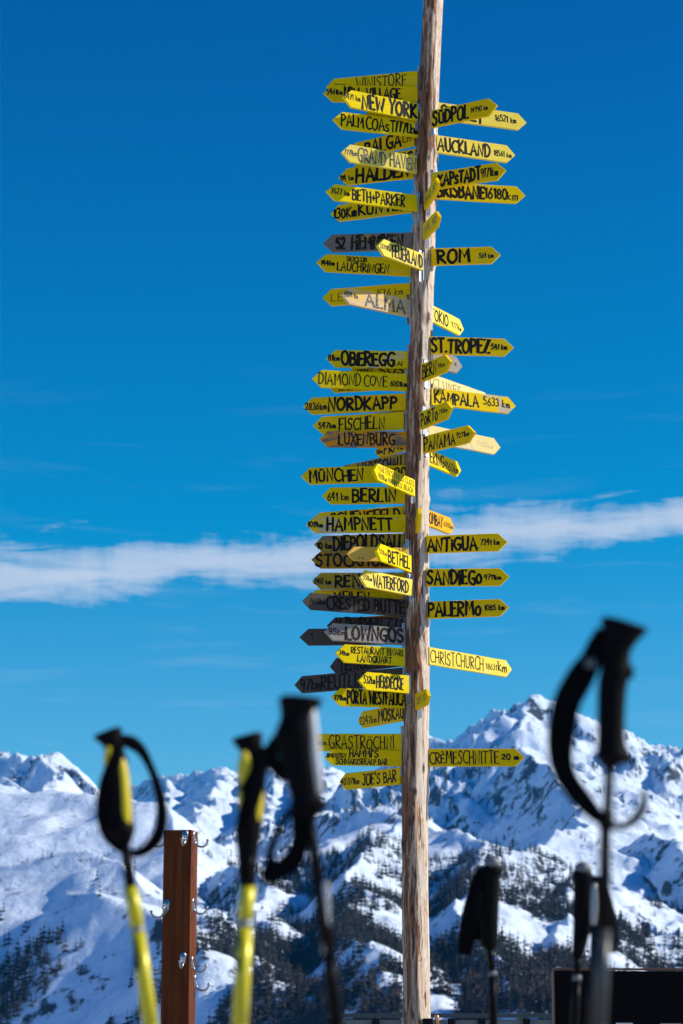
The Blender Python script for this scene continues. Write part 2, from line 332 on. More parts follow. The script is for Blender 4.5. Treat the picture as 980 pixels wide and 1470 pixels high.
# ridges: nodes (photo x, photo y, distance m); slopes on the near/left side and the far/right side of the travel direction
RIDGES = [
    # main massif on the right: crest coming towards the viewer up to the summit, steep shaded west side
    (dict(near=0.98, far=0.6), [(585, 1080, 12000), (600, 1060, 11200), (615, 1051, 10600), (636, 1067, 10000), (655, 1062, 9500), (672, 1048, 9000), (690, 1033, 8500), (712, 1019, 8000), (732, 1024, 7600), (748, 1017, 7300), (760, 1003, 7100), (770, 998, 7000)]),
    (dict(near=0.55, far=0.8), [(770, 998, 7000), (784, 1004, 7000), (797, 1026, 6950), (830, 1046, 6900), (870, 1070, 6900), (900, 1082, 6900),
      (930, 1080, 6900), (950, 1089, 6900), (985, 1099, 6900), (1060, 1090, 6900), (1200, 1120, 6900), (1500, 1150, 6900)]),
    (dict(near=1.0, far=0.38), [(770, 1002, 7000), (752, 1035, 6750), (738, 1062, 6500), (765, 1085, 6150), (800, 1112, 5800), (832, 1148, 5300), (836, 1180, 4900), (810, 1200, 4500), (750, 1222, 4150)]),
    (dict(near=1.0, far=0.7), [(712, 1019, 8000), (694, 1056, 7300), (680, 1100, 6700), (660, 1150, 6100)]),
    (dict(near=1.0, far=0.7), [(655, 1062, 9500), (640, 1092, 8400), (622, 1130, 7400)]),
    (dict(near=0.9, far=0.36), [(870, 1070, 6900), (880, 1110, 6300), (895, 1150, 5700), (900, 1185, 5200)]),
    # shaded knoll at the right edge
    (dict(near=0.98, far=0.5), [(880, 1250, 5000), (905, 1212, 4750), (935, 1196, 4550), (962, 1210, 4350), (1000, 1232, 4100), (1100, 1300, 3600)]),
    # far ridge in the middle
    (dict(near=0.98, far=0.6), [(120, 1160, 14000), (165, 1142, 13400), (195, 1128, 13000), (215, 1118, 12600), (250, 1112, 12000), (290, 1106, 11300), (325, 1102, 10700), (342, 1111, 10500),
      (375, 1100, 10000), (405, 1104, 9500), (440, 1112, 9000), (470, 1101, 8600), (500, 1118, 8200), (540, 1136, 7800), (575, 1128, 7600), (600, 1135, 7400)]),
    (dict(near=1.0, far=0.7), [(250, 1112, 12000), (236, 1140, 10500), (225, 1165, 9200)]),
    (dict(near=1.0, far=0.6), [(325, 1102, 10700), (305, 1135, 9400), (285, 1165, 8400), (265, 1195, 7600)]),
    (dict(near=1.0, far=0.6), [(405, 1104, 9500), (392, 1140, 8400), (370, 1175, 7400), (335, 1205, 6400), (300, 1235, 5600)]),
    (dict(near=1.0, far=0.6), [(470, 1101, 8600), (462, 1135, 7400), (450, 1165, 6500)]),
    # rocky ridge at the far left
    (dict(near=0.95, far=0.9), [(-400, 1030, 9000), (-120, 1050, 7600), (-40, 1062, 7000), (0, 1074, 6600), (12, 1083, 6500), (34, 1092, 6200), (60, 1086, 5950), (82, 1083, 5750), (100, 1095, 5600), (120, 1112, 5450),
      (140, 1132, 5300), (160, 1160, 5150), (185, 1195, 5000)]),
    (dict(near=1.0, far=0.7), [(34, 1092, 6200), (26, 1112, 5800), (12, 1130, 5400)]),
    (dict(near=1.0, far=0.7), [(82, 1083, 5750), (74, 1108, 5400), (62, 1130, 5100)]),
    # sunny snow slope on the left
    (dict(near=0.38, far=0.7), [(-400, 1060, 4600), (-150, 1098, 4300), (-40, 1118, 4100), (0, 1126, 4000), (60, 1136, 3900), (130, 1140, 3800), (190, 1147, 3700), (222, 1160, 3600), (238, 1185, 3500), (262, 1235, 3300), (290, 1290, 3000)]),
    # rounded knoll below it, with a shaded drop
    (dict(near=0.56, far=0.5), [(-120, 1270, 3000), (-20, 1258, 2900), (40, 1240, 2800), (90, 1222, 2750), (130, 1216, 2700), (175, 1236, 2650), (210, 1272, 2550), (250, 1312, 2450), (300, 1350, 2300)]),
    (dict(near=1.1, far=0.3), [(60, 1296, 2650), (100, 1284, 2520), (135, 1281, 2420), (175, 1300, 2320), (235, 1334, 2200), (290, 1362, 2050)]),
    # wooded hill in the centre: shaded west flank, then the sunny crest
    (dict(near=0.98, far=0.5), [(250, 1300, 4900), (300, 1262, 4600), (340, 1230, 4350), (385, 1200, 4100), (430, 1180, 3850), (480, 1166, 3600), (525, 1160, 3400), (560, 1168, 3250)]),
    (dict(near=0.45, far=0.5), [(560, 1168, 3250), (615, 1185, 3150), (660, 1194, 3100), (700, 1209, 3050), (738, 1229, 3000), (765, 1222, 2980), (792, 1236, 2950), (820, 1261, 2900), (850, 1280, 2850), (880, 1300, 2800), (920, 1325, 2700), (985, 1352, 2600), (1080, 1385, 2400), (1250, 1420, 2200)]),
    (dict(near=0.98, far=0.40), [(560, 1168, 3250), (535, 1205, 3050), (505, 1250, 2750), (500, 1300, 2400), (520, 1350, 2080), (550, 1400, 1780)]),
    (dict(near=0.95, far=0.34), [(700, 1209, 3050), (672, 1250, 2750), (650, 1300, 2400), (680, 1360, 2050), (730, 1420, 1680)]),
    (dict(near=0.95, far=0.40), [(430, 1180, 3850), (400, 1225, 3350), (372, 1280, 2850), (360, 1335, 2400), (380, 1390, 2000)]),
    (dict(near=0.9, far=0.4), [(820, 1261, 2900), (800, 1310, 2500), (790, 1360, 2100), (810, 1410, 1800)]),
]
def ridge_world(nodes): return [W(x, y, d) for x, y, d in nodes]
RW = [(p, ridge_world(n)) for p, n in RIDGES]
def smax(a, b, k):
    h = np.clip(0.5 + 0.5 * (a - b) / k, 0, 1); return b + (a - b) * h + k * h * (1 - h)
def height(X, Y):
    r = np.hypot(X, Y); az_ = np.degrees(np.arctan2(X, Y))
    # plateau, then falling away into the valley
    z = np.where(r < 70, 0.0, -(r - 70) * 0.11); z = np.maximum(z, -130.0 + np.clip((r - 1800) * 0.02, 0, 150))
    inview = np.clip(1.6 - np.abs(az_) / 14.0, 0, 1)
    # mountains all round outside the view
    ring = np.clip((r - 2300) / 5000, 0, 1) ** 0.8 * (500 + 420 * ridged(X / 2600, Y / 2600, 5, 77))
    ring = ring * (1 - np.clip((r - 9000) / 6000, 0, 1) * 0.5)
    z = z + ring * (1 - inview)
    near_c = np.full_like(X, 1e9)
    X0, Y0 = X, Y; ws = np.clip(r / 3000, .3, 2.0) * np.clip((r - 600) / 600, 0, 1)
    X = X0 + fbm(X0 / 260, Y0 / 260, 3, 201) * 26 * ws; Y = Y0 + fbm(X0 / 260 + 9, Y0 / 260, 3, 207) * 60 * ws
    for p, pts in RW:
        best = np.full_like(X, -1e9); bd = np.full_like(X, 1e9)
        for a, b in zip(pts[:-1], pts[1:]):
            dx, dy = b.x - a.x, b.y - a.y; L2 = dx * dx + dy * dy
            t = np.clip(((X - a.x) * dx + (Y - a.y) * dy) / L2, 0, 1)
            qx, qy = X - (a.x + t * dx), Y - (a.y + t * dy)
            d = np.hypot(qx, qy)
            side = (dx * qy - dy * qx) / (math.sqrt(L2) * (d + 1e-3))       # +1 left of travel (far side for left-to-right ridges)
            if abs(dx) > abs(dy) * 0.9: k = 0.5 + 0.5 * side; sl_ = p['near'] * (1 - k) + p['far'] * k
            else:                                                            # spurs coming towards the viewer: right of travel = west
                k = 0.5 + 0.5 * side; k = k * k * (3 - 2 * k); sl_ = p['far'] * k + p['near'] * (1 - k)
            zc = a.z + t * (b.z - a.z)
            h = zc - sl_ * d * (1 - 0.25 * np.clip(d / 1500, 0, 1)); upd = h > best
            best = np.where(upd, h, best); bd = np.where(upd, d, bd)
        kk = 14.0
        near_c = np.where(best > z, bd, near_c); z = smax(best, z, kk)
    X, Y = X0, Y0
    scale = np.clip(r / 3000.0, 0.35, 2.2); soft = 0.30 + 0.70 * np.clip((az_ + 4.6) / 1.2, 0, 1); soft = np.where(r > 4700, 1.0, soft)
    amp = soft * np.clip((r - 500) / 1500, 0, 1) * np.clip(near_c / (220 * scale), 0.10, 1)
    rough = ridged(X / 620 + 0.3 * fbm(X / 900, Y / 900, 2, 5), Y / 620, 6, 3, 0.52) - 0.75
    z = z + amp * rough * 26 * np.minimum(scale, 1.1)
    z = z + soft * np.clip(amp, .3, 1) * (ridged(X / 120 + 7, Y / 160, 3, 21, .55) - .8) * 13 * scale
    z = z + np.clip((r - 900) / 800, 0, 1) * np.clip((5200 - r) / 1200, 0, 1) * fbm(X / 55, Y / 55, 3, 33, .6) * 5 * soft
    far = np.clip((r - 4200) / 1500, 0, 1)
    z = z + far * np.clip(near_c / 400, 0.25, 1) * (ridged(X / 300, Y / 380, 4, 41, 0.55) - 0.8) * 19 * (1 - 0.62 * np.clip((az_ - 5.0) / 1.0, 0, 1))
    return z
def build_terrain():
    core = np.linspace(-9.6, 9.6, 620)
    side = np.concatenate([np.linspace(9.6, 24, 34)[1:], np.linspace(24, 180, 48)[1:-1]])
    azs = np.concatenate([-side[::-1], core, side, [180.0]]); na = len(azs)
    rs = np.concatenate([np.array([2, 6, 14, 28, 45, 60, 75, 100, 150, 220, 320, 450, 600, 760]), np.linspace(820, 1080, 12), np.geomspace(1090, 8700, 700), np.geomspace(8780, 14300, 90)]); nr = len(rs)
    A, R = np.meshgrid(np.radians(azs), rs)
    X, Y = R * np.sin(A), R * np.cos(A)
    Z = height(X, Y)
    Z[R < 60] = 0
    co = np.stack([X, Y, Z], -1).reshape(-1, 3)
    co = np.vstack([co, [[0, 0, 0]]])
    i = np.arange(nr - 1)[:, None] * na; j = np.arange(na)[None, :]; j2 = (j + 1) % na
    quads = np.stack([i + j, i + j2, i + na + j2, i + na + j], -1).reshape(-1, 4)[:, ::-1]
    c = len(co) - 1
    tris = np.stack([np.full(na, c), (np.arange(na) + 1) % na, np.arange(na)], -1)[:, [0, 2, 1]][:, ::-1]
    me = bpy.data.meshes.new('ground')
    nq, ntr = len(quads), len(tris)
    me.vertices.add(len(co)); me.vertices.foreach_set('co', co.ravel())
    me.loops.add(nq * 4 + ntr * 3); me.loops.foreach_set('vertex_index', np.concatenate([quads.ravel(), tris.ravel()]).astype(np.int32))
    me.polygons.add(nq + ntr)
    me.polygons.foreach_set('loop_start', np.concatenate([np.arange(nq) * 4, nq * 4 + np.arange(ntr) * 3]).astype(np.int32))
    me.update(calc_edges=True); me.validate()
    me.polygons.foreach_set('use_smooth', [True] * len(me.polygons))
    o = bpy.data.objects.new('ground', me); COL.objects.link(o)
    m, g, b = mat_new('snow and rock')
    oc = g.n('ShaderNodeTexCoord').outputs['Object']; geo = g.n('ShaderNodeNewGeometry')
    sx = g.n('ShaderNodeSeparateXYZ'); g.l(geo.outputs['True Normal'], sx.inputs[0])
    nA = g.noise(oc, 0.012, 8, 0.68, 0.3); nB = g.noise(oc, 0.05, 6, 0.7); nC = g.noise(oc, 0.0022, 4, 0.6)
    steep = g.math('SUBTRACT', 1.0, sx.outputs['Z'])
    k = g.math('ADD', g.math('MULTIPLY', steep, 1.15), g.math('MULTIPLY', g.math('SUBTRACT', nA, 0.5), 0.9))
    k = g.math('ADD', k, g.math('MULTIPLY', g.math('SUBTRACT', nC, 0.5), 0.5))
    k = g.math('ADD', k, g.math('MULTIPLY', g.math('SUBTRACT', nB, 0.5), 0.75))
    dist_ = g.n('ShaderNodeVectorMath', operation='LENGTH'); g.l(oc, dist_.inputs[0])
    k = g.math('SUBTRACT', k, g.math('MULTIPLY', g.ramp(g.math('DIVIDE', dist_.outputs['Value'], 10000.0), [(0.48, 0.0), (0.58, 1.0)]), 0.065))
    wst = g.n('ShaderNodeSeparateXYZ'); g.l(oc, wst.inputs[0])
    k = g.math('ADD', k, g.math('MULTIPLY', g.ramp(g.math('ADD', g.math('DIVIDE', g.math('DIVIDE', wst.outputs['X'], wst.outputs['Y']), 0.4), 0.5), [(0.34, 0.0), (0.40, 1.0)]), 0.035))     # rockier ground east of the left snowfield     # deeper snow on the high massif
    rock = g.ramp(k, [(0.50, 0.0), (0.56, 1.0)])
    spots = g.math('MULTIPLY', g.ramp(nB, [(0.60, 0.0), (0.65, 1.0)]), g.ramp(nA, [(0.47, 0.0), (0.54, 1.0)]))
    rock = g.math('MAXIMUM', rock, g.math('MULTIPLY', spots, 0.9))
    # no rock on the trodden plateau
    ln = g.n('ShaderNodeVectorMath', operation='LENGTH'); g.l(oc, ln.inputs[0])
    rock = g.math('MULTIPLY', rock, g.ramp(g.math('DIVIDE', ln.outputs['Value'], 2000.0), [(0.2, 0.0), (0.45, 1.0)]))
    snow = g.mix(nC, (0.64, 0.77, 0.96), (0.70, 0.82, 0.98))
    snow = g.mix(g.ramp(g.math('DIVIDE', ln.outputs['Value'], 100.0), [(0.4, 1.0), (0.8, 0.0)]), snow, g.mix(nB, (0.42, 0.41, 0.40), (0.62, 0.61, 0.60)))   # gritty trodden terrace
    rc = g.mix(nB, (0.026, 0.031, 0.042), (0.075, 0.08, 0.095))
    setc(g, b, 'Base Color', g.mix(rock, snow, rc)); setc(g, b, 'Roughness', 0.8); setc(g, b, 'Specular IOR Level', 0.15)
    bn = g.n('ShaderNodeBump'); bn.inputs['Strength'].default_value = 0.9; bn.inputs['Distance'].default_value = 9.0
    g.l(g.math('ADD', g.noise(oc, 0.02, 9, 0.62), g.math('MULTIPLY', rock, 0.25)), bn.inputs['Height'])
    g.l(bn.outputs[0], b.inputs['Normal'])
    me.materials.append(m)
    tag(o, 'snow covered ground falling to a valley with rocky snowy mountains behind', kind='structure')
    return o, float(co[:, 2].min()), float(co[:, 2].max())
GROUND, ZLO, ZHI = build_terrain()

# ------------------------------------------------------------------ trees
def foliage_mat(name, c1, c2):
    m, g, b = mat_new(name); oc = g.n('ShaderNodeTexCoord').outputs['Object']
    nz = g.noise(oc, 0.9, 4, 0.7); rn = g.n('ShaderNodeObjectInfo').outputs['Random']
    setc(g, b, 'Base Color', g.mix(g.math('ADD', g.math('MULTIPLY', nz, 0.8), g.math('MULTIPLY', rn, 0.2)), c1, c2)); setc(g, b, 'Roughness', 0.85); return m
CONM = foliage_mat('conifer needles', (0.004, 0.009, 0.011), (0.016, 0.026, 0.026))
LARM = foliage_mat('bare larch twigs', (0.028, 0.023, 0.024), (0.068, 0.052, 0.050))
TRKM = simple('bark', (0.06, 0.045, 0.035), 0.9)
def conifer(seed, tiers=9, k=9, lean=0.0):
    r = random.Random(seed); mb = MB(); H = 1.0
    mb.loft([(0, 0, -0.05), (0, 0, 0.5), (lean, 0, 0.97)], [.022, .014, .004], [.022, .014, .004], 5 if tiers > 6 else 3, 1)
    for t in range(tiers):
        f = t / (tiers - 1); z = 0.10 + 0.84 * f; R = (0.20 * (1 - f) ** 0.8 + 0.018) * r.uniform(0.75, 1.2)
        a0 = r.uniform(0, 7)
        for j in range(k):
            if r.random() < 0.12: continue
            a = a0 + 2 * PI * j / k + r.uniform(-.2, .2); rr = R * r.uniform(0.6, 1.25)
            d = Vector((math.cos(a), math.sin(a), 0)); s_ = Vector((-d.y, d.x, 0)) * rr * 0.42
            top = Vector((lean * z, 0, z + 0.055)); tip = Vector((lean * z, 0, z - 0.05 - 0.3 * rr)) + d * rr
            mid = (top + tip) / 2 + Vector((0, 0, .012))
            mb.add([top, mid + s_, tip, mid - s_], [(0, 1, 2, 3)], 0)
    return mb
def larch(seed):
    r = random.Random(seed); mb = MB()
    mb.loft([(0, 0, -0.05), (0, 0, 0.5), (0, 0, 0.98)], [.017, .011, .003], [.017, .011, .003], 5, 1)
    for t in range(46):
        f = r.random(); z = 0.15 + 0.8 * f; R = (0.15 * (1 - f) ** 0.7 + 0.02) * r.uniform(0.6, 1.2); a = r.uniform(0, 7)
        d = Vector((math.cos(a), math.sin(a), 0)); s_ = Vector((0, 0, 0.016 + 0.01 * r.random()))
        p0 = Vector((0, 0, z)); p1 = p0 + d * R + Vector((0, 0, 0.02))
        mb.add([p0 - s_ * .5, p1 - s_ * 1.5, p1 + s_ * .3, p0 + s_], [(0, 1, 2, 3)], 0)
    return mb
def tree_spots():
    rg = np.random.RandomState(5); out = []
    n = 128000
    azr = np.radians(rg.uniform(-9.4, 9.4, n)); r = 1150 * (4600 / 1150) ** rg.uniform(0, 1, n)
    X, Y = r * np.sin(azr), r * np.cos(azr); Z = height(X, Y)
    d = Y * CP + (Z - CAMZ) * SP; px = 490 + FPX * X / d; py = 735 - FPX * (-Y * SP + (Z - CAMZ) * CP) / d
    cl = fbm(X / 260, Y / 260, 4, 91) + 0.35 * fbm(X / 60, Y / 60, 2, 17)
    p = np.zeros(n)
    c = (px > 280)
    low = np.clip((py - 1180) / 210, 0, 1)
    p = np.where(c, 0.16 + 0.85 * low, 0) + np.where(py > 1385, 1.0, 0)
    p = np.where(c & (px > 600) & (px < 700) & (py < 1225), 0.05, p)
    p = np.where(c & (px > 700), 0.22 + 0.9 * np.clip((px - 690) / 220, 0, 1), p)
    p = np.where(c & (px > 860) & (py < 1290), 0.03, p)
    p = np.where(~c, np.clip((py - 1325) / 90, 0, 1) * 0.95 + 0.01, p)
    p = np.where(~c & (px > 210) & (py > 1310), 0.7, p)
    p = np.where((r > 3500) & (py < 1300), p * 0.12, p)
    p = p * np.clip(0.42 + cl * 2.6, 0.0, 1.9) * np.clip(0.45 + r / 5000, 0, 1)
    keep = (rg.uniform(0, 1, n) < p * 0.80) & (py > 1160) & (py < 1600)
    lar = (rg.uniform(0, 1, n) < np.clip((py - 1370) / 90, 0.04, 0.72))
    idx = np.nonzero(keep)[0]
    return [(X[i], Y[i], Z[i], r[i], bool(lar[i]), px[i], py[i]) for i in idx]
def build_trees():
    T = tree_spots(); T.sort(key=lambda t: t[3])
    protoC = [conifer(s).build('conifer_tree', [CONM, TRKM], smooth=False).data for s in (1, 2, 3)]
    protoL = [larch(s).build('larch_tree', [LARM, TRKM], smooth=False).data for s in (4, 5, 6)]
    for o in list(COL.objects):
        if o.name.startswith(('conifer_tree', 'larch_tree')): bpy.data.objects.remove(o)
    vis = [t for t in T if t[6] < 1475 and 0 < t[5] < 980]; ids = set(id(t) for t in vis[:290])
    for t in T:
        if id(t) not in ids: continue
        x, y, z, r, lar, _, _ = t; hgt = rnd.uniform(12, 20) * (1.15 if lar else 1)
        nm = 'larch_tree' if lar else 'conifer_tree'
        o = bpy.data.objects.new(nm, rnd.choice(protoL if lar else protoC)); COL.objects.link(o)
        wd = rnd.uniform(1.0, 1.5)
        o.location = (x, y, z - 0.3); o.rotation_euler = (0, 0, rnd.uniform(0, 6.28)); o.scale = (hgt * wd, hgt * wd, hgt)
        if lar: tag(o, 'bare brown larch standing in the snow low on the slope behind the ski poles', 'tree', 'bare larches on the lower slope')
        else: tag(o, 'dark green conifer standing in the snow low on the slope behind the ski poles', 'tree', 'dark conifers on the lower slope')
    # the rest: one object
    cv_, lf, mi = [], [], []; rg = np.random.RandomState(8)
    simpC = [conifer(s, 4, 6) for s in (11, 12, 13)]; 
    arrs = [(np.array([tuple(v) for v in m.v]), m.f, m.m) for m in simpC]
    V = []; F = []; M = []; base = 0
    for t in T:
        if id(t) in ids: continue
        x, y, z, r, lar, _, _ = t; a, f, m = arrs[rg.randint(3)]
        h = rg.uniform(7, 17) * (0.85 if r > 2600 else 1); wd = rg.uniform(1.1, 2.0); th = rg.uniform(0, 6.28); c, s_ = math.cos(th), math.sin(th)
        P = a * np.array([h * wd, h * wd, h]); Q = np.stack([P[:, 0] * c - P[:, 1] * s_ + x, P[:, 0] * s_ + P[:, 1] * c + y, P[:, 2] + z - 0.3], -1)
        V.append(Q); F += [tuple(i + base for i in q) for q in f]; base += len(Q); M += [(2 if lar else 0) if q == 0 else 1 for q in m]
    V = np.vstack(V)
    me = bpy.data.meshes.new('forest'); me.from_pydata(V.tolist(), [], F)
    for mm in (CONM, TRKM, LARM): me.materials.append(mm)
    me.polygons.foreach_set('material_index', M); me.update()
    o = bpy.data.objects.new('forest', me); COL.objects.link(o)
    tag(o, 'scattered dark conifer forest covering the snowy mountainsides', 'forest', kind='stuff')
    print('trees', len(T), 'polys', len(F))
build_trees()

# ------------------------------------------------------------------ log pole
PT = [(-60, 625.5, 29), (0, 622, 29.5), (80, 617.5, 29), (160, 614.5, 29), (240, 612, 29.5), (330, 609, 31), (430, 606, 32), (500, 603.5, 32), (560, 600.5, 32), (640, 599, 33), (730, 598.5, 34),
      (800, 599, 35), (900, 598.3, 35), (1000, 598, 35.5), (1150, 595.2, 37.5), (1300, 596, 38), (1470, 598, 40), (1560, 599, 41), (1610, 600, 42)]
def pole_at(py):
    ys = [p[0] for p in PT]; cx = float(np.interp(py, ys, [p[1] for p in PT])); wd = float(np.interp(py, ys, [p[2] for p in PT]))
    a = W(cx, py, YP); R = (W(cx + wd / 2, py, YP) - a).x
    return a, R
def build_pole():
    rows = 620; seg = 72
    pys = np.linspace(-60, 1608, rows); cs = [pole_at(p) for p in pys]
    # smooth the centre line
    cx = np.array([c[0].x for c in cs]); rr = np.array([c[1] for c in cs]); zz = np.array([c[0].z for c in cs])
    ker = np.ones(41) / 41; cx = np.convolve(np.pad(cx, 20, 'edge'), ker, 'valid'); rr = np.convolve(np.pad(rr, 20, 'edge'), ker, 'valid')
    th = np.linspace(0, 2 * PI, seg, endpoint=False)
    TH, Z = np.meshgrid(th, zz); R = np.repeat(rr[:, None], seg, 1)
    u = np.cos(TH) * 3; v = np.sin(TH) * 3
    lump = fbm(u * 0.5 + Z * 0.9, v * 0.5 + 3.3 + Z * 0.4, 3, 61) * 0.035
    flake = fbm(np.cos(TH) * 2.4 + 5 + Z * 0.25, np.sin(TH) * 2.4 + Z * 1.3, 4, 63)
    fl = np.clip((flake - 0.10) * 14, 0, 1) * 0.035                 # strips of inner bark standing proud
    rip = fbm(np.cos(TH) * 14, np.sin(TH) * 14 + Z * 0.8, 3, 65) * 0.012
    pw = 1.45; sup = (np.abs(np.cos(TH)) ** pw + np.abs(np.sin(TH)) ** pw) ** (-1 / pw)      # slightly four-sided log, an edge towards the viewer
    R = R * sup * (0.985 + lump + fl + rip)
    rk = random.Random(3)
    for _ in range(46):                                             # knots
        z0 = rk.uniform(0, 8.5); t0 = rk.uniform(0, 2 * PI); s0 = rk.uniform(0.03, 0.06)
        dt = (TH - t0 + PI) % (2 * PI) - PI
        R += 0.011 * rk.uniform(0.5, 1.6) * np.exp(-((dt * 0.09) ** 2 + (Z - z0) ** 2 * 0.6) / (s0 * s0 * 0.5))
    X = cx[:, None] + R * np.cos(TH); Y = YP + R * np.sin(TH)
    vs = np.stack([X, Y, Z], -1).reshape(-1, 3).tolist()
    fs = [(i * seg + j, (i + 1) * seg + j, (i + 1) * seg + (j + 1) % seg, i * seg + (j + 1) % seg) for i in range(rows - 1) for j in range(seg)]
    fs.append(tuple(range(seg))); fs.append(tuple((rows - 1) * seg + j for j in range(seg))[::-1])
    root = thing('signpost_pole', 'tall peeled log pole carrying all the arrow signs', 'pole', tuple(W(600, 1608, YP)))
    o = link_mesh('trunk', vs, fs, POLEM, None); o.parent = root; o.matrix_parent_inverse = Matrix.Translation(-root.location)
    # small fitting near the foot, right side
    mb = MB(); p = W(618, 1466, YP - 0.06); mb.box(p + Vector((-.02, -.02, -.03)), (.075, .07, .10), 0, None, .006)
    q = mb.build('junction_box', simple('black plastic box', (0.012, 0.012, 0.013), 0.4), root); q.matrix_parent_inverse = Matrix.Translation(-root.location)
    mb = MB(); p2 = p + Vector((.045, -.03, .035))
    mb.loft([p2 + Vector((0, 0, -.06)), p2, p2 + Vector((0, 0, .012))], [.016, .016, .008], [.016, .016, .008], 12)
    q = mb.build('copper_fitting', simple('copper', (0.75, 0.38, 0.18), 0.3, 0.9), root); q.matrix_parent_inverse = Matrix.Translation(-root.location)
build_pole()

